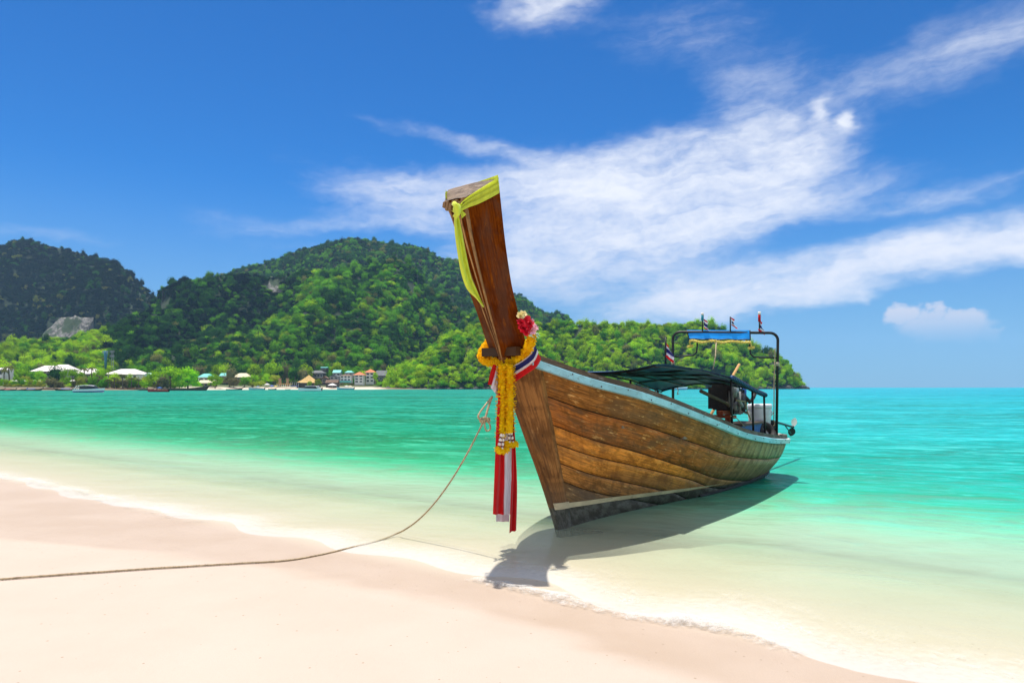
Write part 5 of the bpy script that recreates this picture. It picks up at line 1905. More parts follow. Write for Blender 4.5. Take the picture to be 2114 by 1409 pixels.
cord("hanging_cord", [banner_low[11] + Vector((0, 0, 0)), PB(1477, 735, -.1), PB(1472, 762, -.1)], .011, "thin cord dangling from the middle of the blue tarp to the canopy")
cord("hanging_cord", [PB(1600, 718, .82), PB(1598, 790, .80), PB(1597.5, 868, .80), PB(1600, 876, .80), PB(1597, 878, .80)], .009, "thin cord with a hook hanging beside the near post of the roll bar")
cord("hanging_cord", [PB(1520, 826, .60), PB(1538, 828, .62), PB(1543, 850, .64), PB(1550, 866, .66)], .014, "knotted cord tied to the tiller handle")
cord("hanging_cord", [PB(1508, 858, .86), PB(1520, 862, .86), PB(1538, 881, .88)], .007, "thin white line from the canopy post down to the gunwale")
cord("hanging_cord", [PB(1397, 793, -.8), PB(1400, 806, -.8), PB(1398, 814, -.8), PB(1402, 812, -.8)], .008, "short cord with a hook hanging by the far post of the roll bar")

# ================================================================== THE FAR SHORE: boats, houses, trees
PX = lambda n, Y: n / F * Y           # n photo pixels at distance Y, in metres
m_wwall = simple("white_wall", (0.84, 0.81, 0.76), 0.85, var=0.1, scale=0.6)
m_gwall = simple("grey_wall", (0.46, 0.44, 0.45), 0.85, var=0.15, scale=0.6)
m_dwall = simple("dark_wood_wall", (0.07, 0.055, 0.045), 0.85, var=0.3, scale=0.6)
m_bwall = simple("brown_wall", (0.20, 0.13, 0.085), 0.85, var=0.25, scale=0.6)
m_glassy = simple("window_glass", (0.035, 0.05, 0.055), 0.15, var=0.1)
m_rwhite = simple("white_roof", (0.72, 0.66, 0.62), 0.8, var=0.08, scale=0.4)
m_rorange = simple("orange_tiles", (0.55, 0.165, 0.055), 0.8, var=0.18, scale=0.7)
m_rteal = simple("teal_roof", (0.10, 0.47, 0.42), 0.6, var=0.12, scale=0.5)
m_rmint = simple("mint_roof", (0.42, 0.66, 0.52), 0.6, var=0.1, scale=0.5)
m_rgrey = simple("grey_roof", (0.13, 0.135, 0.14), 0.8, var=0.2, scale=0.5)
m_rbrown = simple("brown_roof", (0.15, 0.085, 0.05), 0.85, var=0.25, scale=0.5)
m_rcream = simple("cream_roof", (0.66, 0.58, 0.38), 0.8, var=0.1, scale=0.5)
m_thatch = simple("thatch", (0.56, 0.36, 0.13), 0.95, var=0.2, scale=0.9, bump=0.5)
m_brick = simple("brick", (0.42, 0.24, 0.12), 0.9, var=0.2, scale=1.5)
m_tealp = simple("teal_trim", (0.04, 0.45, 0.40), 0.6)


def house(name, px0, px1, y_top, y_eave, y_bot, Y, roof, wall, label, wins=(0, 0), kind='hip', depth=None, over=0.10, gable_fwd=False, balcony=None, base=None):
    """a small building facing the bay; pixel spans give its width and heights at distance Y"""
    zb, ze, zt = at(0, y_bot, Y).z, at(0, y_eave, Y).z, at(0, y_top, Y).z
    x = (px0 + px1) / 2
    w = PX(px1 - px0, Y)
    dp = depth or w * 0.7
    root = empty(name, at(x, y_bot, Y), 0, label, "building")
    ww = w * (1 - over)
    h = ze - zb
    MB().box((0, dp / 2, h / 2 - 0.75), (ww, dp * (1 - over), h + 1.5)).build("wall", wall, root)
    mb = MB()
    rt, t = zt - zb, 0.12
    y0, y1 = -dp * 0.03, dp * 1.03
    if kind == 'hip':
        r_ = w * 0.22
        vs = [(-w / 2, y0, h), (w / 2, y0, h), (w / 2, y1, h), (-w / 2, y1, h), (-r_, dp / 2, rt), (r_, dp / 2, rt)]
        mb.add(vs, [(0, 1, 5, 4), (1, 2, 5), (2, 3, 4, 5), (3, 0, 4), (0, 3, 2, 1)])
    elif kind == 'pyramid':
        vs = [(-w / 2, y0, h), (w / 2, y0, h), (w / 2, y1, h), (-w / 2, y1, h), (0, dp / 2, rt)]
        mb.add(vs, [(0, 1, 4), (1, 2, 4), (2, 3, 4), (3, 0, 4), (0, 3, 2, 1)])
    elif kind == 'gable':
        vs = [(-w / 2, y0, h), (w / 2, y0, h), (w / 2, y1, h), (-w / 2, y1, h), (0, y0, rt), (0, y1, rt)]
        mb.add(vs, [(0, 4, 5, 3), (1, 2, 5, 4), (0, 1, 4), (2, 3, 5), (0, 3, 2, 1)])
    elif kind == 'side':
        vs = [(-w / 2, y0, h), (w / 2, y0, h), (w / 2, y1, h), (-w / 2, y1, h), (-w / 2, dp / 2, rt), (w / 2, dp / 2, rt)]
        mb.add(vs, [(0, 1, 5, 4), (3, 4, 5, 2), (0, 4, 3), (1, 2, 5), (0, 3, 2, 1)])
    elif kind == 'tent':
        n_ = 8
        rows = []
        for k in range(n_ + 1):
            a = k / n_
            s_ = (1 - a) ** 1.0
            zz = h + (rt - h) * a ** 1.45
            rows.append([(-w / 2 * s_, dp / 2 - dp / 2 * s_, zz), (w / 2 * s_, dp / 2 - dp / 2 * s_, zz), (w / 2 * s_, dp / 2 + dp / 2 * s_, zz), (-w / 2 * s_, dp / 2 + dp / 2 * s_, zz)])
        mb.grid(rows, closed=True)
    rf = mb.build("roof", roof, root)
    # eaves board
    MB().box((0, y0 - 0.02, h - 0.08), (w, 0.10, 0.16)).build("eaves_board", m_wwall if wall is not m_dwall else m_rgrey, root)
    nx, nz = wins
    for i in range(nx):
        for j in range(nz):
            cw, chh = ww / nx * 0.62, h / nz * 0.52
            f = MB().box((-ww / 2 + ww * (i + .5) / nx, dp * over / 2 - 0.02, h * (j + .5) / nz), (cw + .25, 0.10, chh + .25)).build("window", m_wwall, root)
            MB().box((-ww / 2 + ww * (i + .5) / nx, dp * over / 2 - 0.07, h * (j + .5) / nz), (cw, 0.06, chh)).build("pane", m_glassy, f)
    if balcony:
        for zf in balcony:
            b_ = MB().box((0, -0.5, h * zf), (ww * 1.04, 1.1, .16)).build("balcony", m_wwall, root)
            mb = MB()
            mb.box((0, -1.0, h * zf + .85), (ww * 1.04, .06, .08))
            for k in range(9):
                mb.box((-ww * .52 + ww * 1.04 * k / 8, -1.0, h * zf + .45), (.09, .06, .8))
            mb.build("railing", m_wwall, b_)
    if base:
        MB().box((0, -0.7, -0.5), (w * 1.06, 1.6, 1.0)).build("plinth", base, root)
    return root


YA = 430
house("resort_building", 62, 106, 753.5, 766, 781, YA, m_rwhite, m_bwall, "white roofed resort hall at far left, its long roof rising above round green trees", (3, 1), 'hip', 16, .12)
house("resort_building", 95, 139, 751.5, 762.5, 778, YA + 16, m_rwhite, m_gwall, "white roofed resort hall standing behind and right of the leftmost one", (3, 1), 'hip', 14, .12)
house("resort_building", 148, 196, 759.5, 771, 784, YA + 4, m_rwhite, m_bwall, "low white roofed resort hall with two palms in front of its roof", (4, 1), 'hip', 14, .12)
house("resort_building", 216, 284, 760.5, 771.5, 784, YA, m_rwhite, m_wwall, "widest white roofed resort hall, standing right of the telecom masts", (6, 1), 'hip', 16, .12)
house("resort_building", 252, 284, 765, 772, 784, YA - 8, m_rwhite, m_wwall, "low white wing at the right end of the widest resort hall", (3, 1), 'hip', 8, .12)
house("resort_building", -14, 5, 758, 762, 790, YA - 20, m_rwhite, m_wwall, "tall white building cut by the left edge of the picture", (2, 2), 'hip', 10, .06)
house("beach_house", 291, 319, 769, 776, 784, YA + 6, m_rmint, m_wwall, "pale mint roofed house mostly hidden by the wide almond tree", (2, 1), 'gable', 9)
house("beach_house", 407, 434, 770.5, 778, 790, 450, m_rteal, m_wwall, "teal roofed house just right of the wide almond tree", (2, 1), 'hip', 9)
house("beach_house", 409, 442, 784, 790, 798, 436, m_rcream, m_bwall, "low cream roofed beach hut below the teal roofed house", (3, 1), 'side', 6)
house("beach_house", 452, 470, 769.5, 775.5, 786, 470, m_rteal, m_bwall, "small green roofed house left of the tall grey brown tree", (1, 1), 'side', 7)
house("hill_house", 486, 499, 764.5, 769, 776, 560, m_rwhite, m_gwall, "tiny white roofed house up the slope above the cream roofed hall", (1, 1), 'side', 6)
house("beach_hall", 479, 513, 769.5, 778, 788, 480, m_rcream, m_bwall, "long cream roofed hall among trees in the middle of the beach", (4, 1), 'hip', 10)
house("thatched_pavilion", 608, 654, 773, 789.5, 799, 474, m_thatch, m_dwall, "big open beach pavilion under a steep straw coloured thatched roof", (0, 0), 'tent', 15, .16)
house("hill_house", 639, 668, 764, 769.5, 780.5, 520, m_rgrey, m_dwall, "dark house with a grey hipped roof above the thatched pavilion", (4, 1), 'hip', 9, .1, balcony=(0.08,))
house("hill_house", 661, 676, 757, 758.5, 764, 560, m_rteal, m_dwall, "tiny flat roofed hut highest on the slope above the village", (1, 1), 'side', 5)
house("hill_house", 686, 703, 763, 769, 776, 545, m_rteal, m_gwall, "teal roofed house up the slope behind the grey gabled house", (2, 1), 'side', 7)
house("hill_house", 711, 728, 764.5, 768.5, 777, 540, m_rteal, m_gwall, "teal roofed house up the slope left of the lower orange roofed house", (2, 1), 'hip', 7)
house("hill_house", 680, 699, 772.5, 777, 789, 512, m_rgrey, m_gwall, "pale grey gabled house with dark windows left of the white balconied house", (2, 2), 'gable', 7)
house("hill_house", 662, 677, 776, 781, 790, 506, m_rbrown, m_dwall, "small dark brown gabled house right of the thatched pavilion", (1, 1), 'gable', 6)
house("beach_house", 671, 697, 783.5, 789.5, 798, 490, m_rbrown, m_dwall, "low brown roofed restaurant below the grey gabled house", (0, 0), 'side', 7)
house("balconied_house", 701, 725, 772, 775, 786, 508, m_rbrown, m_wwall, "white two storey house with arched dark openings and a teal base", (3, 2), 'hip', 8, .12, base=m_tealp)
house("orange_roofed_house", 728, 752, 766.5, 773.5, 790, 512, m_rorange, m_wwall, "lower of the two white houses with orange tiled hip roofs", (2, 3), 'pyramid', 9, .26)
house("orange_roofed_house", 751.5, 774, 761, 768, 789, 522, m_rorange, m_wwall, "higher of the two white houses with orange tiled hip roofs, at the right", (2, 3), 'pyramid', 9, .26)
sth = house("stilt_house", 775, 797, 764, 775, 787, 524, m_rgrey, m_dwall, "dark wooden house on stilts at the right end of the village", (3, 1), 'side', 9)
for i in range(6):
    MB().box((-3.6 + i * 1.45, 0.3, -2.3), (.22, .22, 4.8)).build("stilt", m_dwall, sth)
MB().box((0, -.6, -.1), (9.8, 2.2, .2)).build("deck", m_dwall, sth)

# brick towers and their deck, stalls and sunshades on the beach
tw = empty("brick_gateway", at(586, 797, 468), 0, "pair of brown brick towers joined by a low deck on the beach", "gateway")
for x in (578, 593.5):
    MB().box((PX(x - 586, 468), 0, 2.6), (PX(4.6, 468), 1.5, 5.3)).box((PX(x - 586, 468), 0, 5.35), (PX(5.4, 468), 1.8, .3)).build("tower", m_brick, tw)
MB().box((0, .3, 1.7), (PX(30, 468), 3.0, .5)).build("deck", m_thatch, tw)
for k in range(7):
    MB().box((PX(-13 + k * 4.3, 468), -.8, .7), (.2, .2, 1.6)).build("deck_post", m_wwall, tw)


def parasol(px, py, Y, w, h, col, label, cat="parasol", sides=8, name="parasol"):
    root = empty(name, at(px, py, Y) - Vector((0, 0, h)), 0, label, cat)
    MB().lathe((0, 0, h - .05), [(w / 2, 0), (w / 4, w * .13), (.03, w * .22)], sides).build("shade", col, root)
    MB().tube([(0, 0, -.8), (0, 0, h)], .06, 6).build("pole", m_wwall, root)
    return root


m_shade_w = simple("white_shade", (0.74, 0.70, 0.66), 0.8)
m_shade_b = simple("blue_shade", (0.02, 0.05, 0.42), 0.7)
m_shade_y = simple("yellow_shade", (0.74, 0.46, 0.06), 0.7)
parasol(551.5, 793.5, 462, PX(13, 462), 2.4, m_shade_w, "white pointed beach tent left of the blue one", "tent", 4, "beach_tent")
parasol(561, 796.5, 458, PX(10, 458), 1.8, m_shade_b, "blue beach tent between the white tent and the yellow parasol", "tent", 4, "beach_tent")
parasol(569.5, 797, 458, PX(8, 458), 2.0, m_shade_y, "yellow beach parasol left of the brick towers")
parasol(686, 795, 484, PX(20, 484), 2.6, m_shade_w, "wide white sunshade in front of the brown roofed restaurant")
parasol(723, 797, 486, PX(9, 486), 2.2, m_rcream, "beige parasol on the beach below the balconied house")
for i, px in enumerate((27, 33.5, 40.5, 50)):
    parasol(px, 786, YA - 40, PX(8.5, 390), 2.3, m_shade_w, "one of the four white parasols in a row on the terrace at far left", ).__setitem__('group', 'white parasols in a row at far left')
parasol(71.5, 785.5, YA - 40, PX(8, 390), 2.3, m_shade_w, "white parasol left of a pair, right of the terrace row of four")
parasol(82, 786, YA - 40, PX(6.5, 390), 2.3, m_shade_w, "smaller white parasol right of a pair beside the terrace row of four")
parasol(151, 786, YA - 42, PX(13, 388), 2.6, m_shade_w, "wide white parasol under the trees behind the speedboat")
stl = empty("beach_stall", at(608, 798, 472), 0, "beach stall with white posts and blue loungers left of the pavilion", "stall")
MB().box((0, 1.2, 3.1), (PX(17, 472), 3.2, .15)).build("roof", m_rgrey, stl)
for k in range(5):
    MB().box((PX(-8 + 4 * k, 472), -.2, 1.3), (.16, .16, 3.6)).build("post", m_wwall, stl)
for k in range(3):
    MB().box((PX(-5 + 5 * k, 472), -.5, .6), (1.3, .9, .5)).build("lounger", m_shade_b, stl)

# telecom masts
m_mteal = simple("mast_teal", (0.03, 0.17, 0.22), 0.5)
m_mgrey = simple("mast_grey", (0.30, 0.32, 0.34), 0.5)
ms = empty("telecom_mast", at(218, 768, 470), 0, "tapered blue green telecom mast with panel antennas above the resort trees", "mast")
h_ = PX(44, 470)
MB().tube([(0, 0, 0), (0, 0, h_ * .55), (0, 0, h_)], [.55, .9, 1.3], 8).build("mast_pole", m_mteal, ms, True)
for k in range(5):
    MB().box((-1.9 + .95 * k, -.6, h_ - .8), (.32, .25, 2.2)).build("antenna", m_mgrey, ms)
ms = empty("telecom_mast", at(232, 768, 470), 0, "grey lattice telecom mast standing right of the blue green one", "mast")
mb = MB()
for sx in (-1, 1):
    mb.tube([(sx * .9, 0, 0), (sx * .45, 0, h_)], .12, 5)
for k in range(12):
    z0, z1 = h_ * k / 12, h_ * (k + 1) / 12
    s_ = 1 if k % 2 else -1
    mb.tube([(-s_ * (.9 - .45 * k / 12), 0, z0), (s_ * (.9 - .45 * (k + 1) / 12), 0, z1)], .07, 4)
mb.build("lattice", m_mgrey, ms)
for zz in (.97, .76):
    for k in range(4):
        MB().box((-1.3 + .87 * k, -.4, h_ * zz), (.3, .25, 1.7)).build("antenna", m_mgrey, ms)

# sea wall and hedges at left
for px0, px1, y, lab in ((84, 118, 805.5, "brown stone sea wall left of the white speedboat"), (218, 304, 803.6, "long reddish brown sea wall right of the white speedboat")):
    Y = shore_y((px0 + px1) / 2) + 4
    wl = empty("sea_wall", (at(px0, 0, Y).x, Y, 0), 0, lab, "wall")
    hgt_ = 1.15 if px0 < 100 else 1.0
    n_ = int((px1 - px0) / 2.4)
    rr = random.Random(px0)
    for i in range(n_):
        for j in range(2):
            w_ = PX(px1 - px0, Y) / n_
            MB().box((w_ * (i + .5 + .5 * (j % 2) * .8), rr.uniform(-.08, .08), .25 + .55 * j), (w_ * .97, .8, .52)).build("stone", m_bwall if rr.random() < .6 else m_brick, wl)
m_hedge = foliage("leaves_hedge", (0.26, 0.30, 0.030), (0.32, 0.33, 0.04))
HM = crown_mesh("hedge_bush", m_hedge, 300, lobes=9, leaves=70, flat=.7, spread=.7, leaf=.2)
GB = crown_mesh("garden_bush", m_bright, 301, lobes=9, leaves=70, flat=.7, spread=.7, leaf=.2)
rr = random.Random(12)
for i, px in enumerate(range(12, 96, 6)):
    Y = shore_y(px) + 22
    o = bpy.data.objects.new("hedge_bush", HM)
    COL.objects.link(o)
    o.location = at(px, 799.5, Y)
    o.scale = (1.25, 1.0, rr.uniform(1.3, 1.7))
    o.rotation_euler = (0, 0, rr.uniform(0, 6))
    tag(o, "yellow green clipped bush in the hedge below the parasols at left", "bush", "bushes of the hedge at left")
for i in range(40):
    px = rr.uniform(95, 330)
    Y = shore_y(px) + rr.uniform(14, 30)
    o = bpy.data.objects.new("garden_bush", GB if rr.random() < .5 else HM)
    COL.objects.link(o)
    s_ = rr.uniform(.8, 1.9)
    p = at(px, 0, Y)
    o.location = (p.x, Y, 1.6)
    o.scale = (s_ * 1.2, s_, s_)
    o.rotation_euler = (0, 0, rr.uniform(0, 6))
    tag(o, "low green bush in the resort garden between the sea wall and the trees", "bush", "bushes in the resort garden")

# ---- trees of the village
m_almond = foliage("leaves_almond", (0.25, 0.50, 0.015), (0.32, 0.54, 0.02))
m_lime = foliage("leaves_lime", (0.30, 0.38, 0.03), (0.36, 0.40, 0.05))
m_casu = foliage("leaves_casuarina", (0.17, 0.17, 0.075), (0.20, 0.18, 0.09))
m_pal = foliage("leaves_palm", (0.11, 0.14, 0.035), (0.17, 0.18, 0.05))
TK = {
    'almond': [crown_mesh("crown_almond_%d" % k, m_almond, 400 + k, lobes=16, leaves=80, flat=.75, spread=.85, leaf=.13, layered=True) for k in range(2)],
    'lime': [crown_mesh("crown_lime_%d" % k, m_lime, 410 + k, lobes=10, leaves=90, flat=.8, leaf=.15) for k in range(2)],
    'grey': [crown_mesh("crown_casuarina_%d" % k, m_casu, 420 + k, lobes=10, leaves=90, flat=1.0, spread=.5, leaf=.13) for k in range(2)],
    'green': [crown_mesh("crown_green_%d" % k, m_mid, 430 + k, lobes=10, leaves=95, flat=.8, leaf=.15) for k in range(2)],
    'dark': [crown_mesh("crown_darkgreen_%d" % k, m_dark, 440 + k, lobes=10, leaves=95, flat=.85, leaf=.15) for k in range(2)],
    'bright': [crown_mesh("crown_brightgreen_%d" % k, m_bright, 450 + k, lobes=10, leaves=95, flat=.8, leaf=.15) for k in range(2)],
}
TRUNK = MB().tube([(0, 0, -.15), (.03, 0, .3), (-.02, .03, .6), (.02, 0, .95)], [.085, .06, .05, .03], 7).tube([(0, 0, .45), (.25, .05, .75)], [.045, .02], 5).tube([(0, .02, .5), (-.22, -.1, .78)], [.04, .02], 5).mesh("trunk", m_bark, True)
TB = {}
for ms_ in TK.values():
    for me in ms_:
        A = np.array([v.co for v in me.vertices])
        TB[me.name] = (0.5 * (np.ptp(A[:, 0]) + np.ptp(A[:, 1])) * .94, np.percentile(A[:, 2], 2), A[:, 2].max())
TNAME = {'almond': 'spreading vivid green almond tree', 'lime': 'yellow green round tree', 'grey': 'feathery grey brown tree', 'green': 'mid green leafy tree', 'dark': 'dark green leafy tree', 'bright': 'bright green leafy tree'}
tree_n = 0


def tree(kind, px, y_top, y_bot, wpx, Y, label, group=None, clear=0.16):
    """crown between the given rows, with its trunk below"""
    global tree_n
    tree_n += 1
    b_ = at(px, y_bot, Y)
    H = PX(y_bot - y_top, Y)
    root = empty("shore_tree", b_, (tree_n * 2.399) % 6.28, label, "tree", group)
    c_ = bpy.data.objects.new("crown", TK[kind][tree_n % 2])
    COL.objects.link(c_)
    c_.parent = root
    bb = TB[c_.data.name]
    w_ = PX(wpx, Y) / bb[0]
    sz = H * (1 - clear) / (bb[2] - bb[1])
    c_.scale = (w_, w_, sz)
    c_.location = (0, 0, H * clear - bb[1] * sz)
    t_ = bpy.data.objects.new("trunk", TRUNK)
    COL.objects.link(t_)
    t_.parent = root
    t_.scale = (H * .5, H * .5, H * .72)
    return root


tree('almond', 352, 753, 801, 62, 398, "biggest vivid green almond tree, left half of the wide grove on the beach", clear=.08)
tree('almond', 388, 755, 801, 56, 404, "vivid green almond tree forming the right end of the wide grove on the beach", clear=.08)
tree('almond', 318, 762, 801, 40, 402, "vivid green almond tree at the left end of the wide grove on the beach", clear=.08)
tree('grey', 336, 769, 802, 36, 390, "olive feathery tree in front of the wide almond grove", clear=.1)
tree('almond', 444, 771, 799, 30, 428, "rounded almond tree standing alone right of the teal roofed house")
tree('grey', 474, 750, 797, 30, 446, "tall feathery grey brown tree in the middle of the beach", clear=.14)
tree('grey', 483, 777, 799, 30, 442, "low feathery brown tree at the foot of the tall grey one")
tree('green', 505, 776, 797, 24, 452, "dark leaved round tree in front of the cream roofed hall")
tree('almond', 522, 771, 796, 26, 456, "vivid green tree right of the cream roofed hall")
tree('lime', 537, 784, 797, 24, 452, "yellow green bushy tree left of the white beach tent", clear=.04)
tree('lime', 520, 787, 797, 20, 452, "low yellow green bush beside the beach left of the larger one", clear=.04)
tree('almond', 551, 770, 790, 24, 470, "light green tree behind the white beach tent")
tree('lime', 566, 772, 792, 22, 476, "light yellow green tree behind the blue beach tent")
tree('grey', 586, 745, 785, 22, 520, "tall olive tree rising behind the brick towers")
tree('green', 605, 757, 792, 30, 524, "rounded green tree left of the thatched roof")
tree('dark', 622, 752, 792, 36, 540, "dark round tree behind the thatched roof")
tree('lime', 657, 781, 797, 16, 470, "small yellow green tree at the right edge of the thatched roof")
tree('lime', 639, 784, 797, 12, 466, "small yellow green tree in front of the thatched roof")
tree('bright', 775, 766, 790, 12, 508, "small bright tree between the orange roofed and the stilt house")
tree('bright', 806, 752, 801, 28, 512, "bright green tree at the right end of the village below the headland")
tree('grey', 792, 748, 772, 16, 540, "grey brown tree above the stilt house")
tree('bright', 695, 745, 770, 30, 560, "leafy green tree above the teal roofed house")
tree('almond', 50, 757, 792, 42, YA - 20, "vivid green layered tree left of the leftmost resort roof", clear=.05)
tree('green', 76, 764, 792, 34, YA - 22, "dense green tree in front of the leftmost resort roof", clear=.05)
tree('dark', 119, 753, 794, 36, YA - 24, "tall dark layered tree between the two left resort roofs", clear=.1)
tree('almond', 150, 760, 796, 44, YA - 34, "wide vivid green tree in front of the low resort roof", clear=.1)
tree('almond', 206, 757, 792, 34, YA - 10, "vivid green tree left of the widest resort roof", clear=.08)
tree('bright', 4, 735, 790, 34, YA, "tall bright tree cut by the left edge of the picture", clear=.08)
tree('grey', 104, 776, 801, 28, YA - 62, "olive shrubby tree by the sea wall left of the speedboat", clear=.05)
tree('grey', 121, 782, 802, 22, YA - 62, "low olive tree behind the dark longtail with the blue cover", clear=.05)
tree('lime', 52, 774, 792, 22, YA - 34, "yellow green tree above the row of white parasols", clear=.04)
tree('lime', 300, 774, 800, 26, YA - 30, "yellow green tree left of the olive feathery tree", clear=.05)
rr = random.Random(31)
for i in range(22):
    px = 156 + i * 7 + rr.uniform(-2, 2)
    k = rr.choice(['grey', 'green', 'grey', 'bright', 'lime'])
    tree(k, px, 776 + rr.uniform(-3, 7), 802, rr.uniform(15, 24), YA - 50 + rr.uniform(-6, 6), TNAME[k] + " in the garden row along the sea wall right of the speedboat", TNAME[k] + "s along the sea wall")
for i in range(26):
    px = rr.choice([rr.uniform(-40, 330), rr.uniform(400, 640)])
    k = rr.choice(['green', 'dark', 'bright', 'grey', 'green'])
    yb = 782 if px < 330 else 786
    tree(k, px, yb - rr.uniform(26, 40), yb, rr.uniform(24, 38), (YA + 30 if px < 330 else 505) + rr.uniform(0, 14), TNAME[k] + " behind the roofs at the foot of the hill", TNAME[k] + "s behind the village roofs")

for px, yt, w, lab in ((84, 762, 22, "layered green tree hiding the right half of the leftmost resort roof"), (134, 758, 24, "bright green tree between the low resort roof and the tall dark tree"),
                       (236, 767, 20, "bright green tree hiding the left part of the widest resort roof"), (268, 768, 18, "green tree hiding the right part of the widest resort roof"),
                       (166, 766, 20, "bright green tree covering the left end of the low resort roof")):
    tree('almond' if w > 20 else 'bright', px, yt, 796, w, YA - 27, lab, clear=.06)
for i in range(12):
    px = -12 + i * 8.5
    tree(random.Random(i).choice(['almond', 'bright', 'green', 'lime']), px, 778 + (i * 7) % 6, 797, 13, YA - 48, "low round tree in the dense garden edge behind the beached boats at left", "low trees behind the beached boats at left", clear=.04)

# palms
FROND = []
for k in range(2):
    rr = random.Random(70 + k)
    mb = MB()
    for i in range(16):
        a = 2 * math.pi * i / 16 + rr.uniform(-.2, .2)
        up = rr.uniform(-.1, .9)
        spine = []
        for j in range(7):
            t = j / 6
            r_ = t * 1.0
            z = up * t - 1.05 * t * t
            spine.append(Vector((r_ * math.cos(a), r_ * math.sin(a), z * .8)))
        s_ = Vector((-math.sin(a), math.cos(a), 0))
        for j in range(6):
            w0, w1 = .13 * math.sin(math.pi * (j + .3) / 6.6), .13 * math.sin(math.pi * (j + 1.3) / 6.6)
            for sg in (-1, 1):
                mb.add([spine[j], spine[j + 1], spine[j + 1] + s_ * sg * w1 + Vector((0, 0, -.10 * (1 + j * .15))), spine[j] + s_ * sg * w0 + Vector((0, 0, -.08))], [(0, 1, 2, 3)])
    FROND.append(mb.mesh("palm_fronds_%d" % k, m_pal))
PTR = MB().tube([(0, 0, -.1), (.06, 0, .3), (.08, .02, .65), (.05, .02, 1.0)], [.055, .04, .034, .03], 7).mesh("palm_trunk", m_bark, True)


def palm(px, y_top, y_bot, wpx, Y, label, group=None):
    b_ = at(px, y_bot, Y)
    H = PX(y_bot - y_top, Y) * .88
    root = empty("palm_tree", b_, px * 1.7, label, "palm tree", group)
    c_ = bpy.data.objects.new("palm_fronds", FROND[int(px) % 2])
    COL.objects.link(c_)
    c_.parent = root
    w_ = PX(wpx, Y) / 2
    c_.scale = (w_, w_, w_)
    c_.location = (.05 * H, .02 * H, H)
    t_ = bpy.data.objects.new("trunk", PTR)
    COL.objects.link(t_)
    t_.parent = root
    t_.scale = (H, H, H)


palm(20, 751, 790, 26, YA - 30, "big brownish palm left of the leftmost resort roof")
palm(10, 760, 792, 18, YA - 34, "small palm close to the left edge of the picture")
palm(175, 757, 786, 17, YA - 18, "left of the two dark palms in front of the low resort roof")
palm(191, 755, 786, 15, YA - 16, "right of the two dark palms in front of the low resort roof")
for i, (px, yt, w) in enumerate([(236, 776, 15), (254, 770, 16), (270, 777, 14), (222, 780, 14), (287, 780, 13)]):
    palm(px, yt, 801, w, YA - 56, "slender palm rising from the garden row in front of the widest resort roof", "palms in front of the widest resort roof")

# ---- boats on the bay
m_bwhite = simple("boat_white", (0.88, 0.88, 0.90), 0.3, var=0.04)
m_bblue = simple("boat_blue", (0.03, 0.12, 0.42), 0.35)
m_bred = simple("boat_red", (0.36, 0.02, 0.03), 0.35)
m_bglass = simple("boat_glass", (0.015, 0.018, 0.022), 0.1)
m_bwood = simple("old_boat_wood", (0.075, 0.05, 0.035), 0.8, var=0.3)
m_bsand = simple("pale_boat_wood", (0.42, 0.34, 0.24), 0.8, var=0.2)


def hull_small(Ln, B, H, rake=.18, stern=.85, sheer=.35, n=14, band=None):
    """rows of sections bow (+x) to stern, three bands of girth"""
    rows = []
    for i in range(n + 1):
        t = i / n                                    # 0 stern, 1 bow
        x = -Ln / 2 + Ln * t
        w = B / 2 * (stern + (1 - stern) * min(1, t * 3)) * (1 - max(0, (t - .45) / .55) ** 2.2)
        z = H * (1 + sheer * max(0, (t - .3) / .7) ** 2)
        xr = x + rake * Ln * max(0, t - .5) ** 2
        row = []
        for s_ in (1, -1):
            sec = [(xr, w, z), (x + (xr - x) * .6, w * .95, z * .42), (x + (xr - x) * .2, w * .88, z * .16), (x, w * .35, -.25)]
            row += [(a, s_ * b_, c_) for a, b_, c_ in (sec if s_ > 0 else reversed(sec))]
        rows.append(row)
    return rows


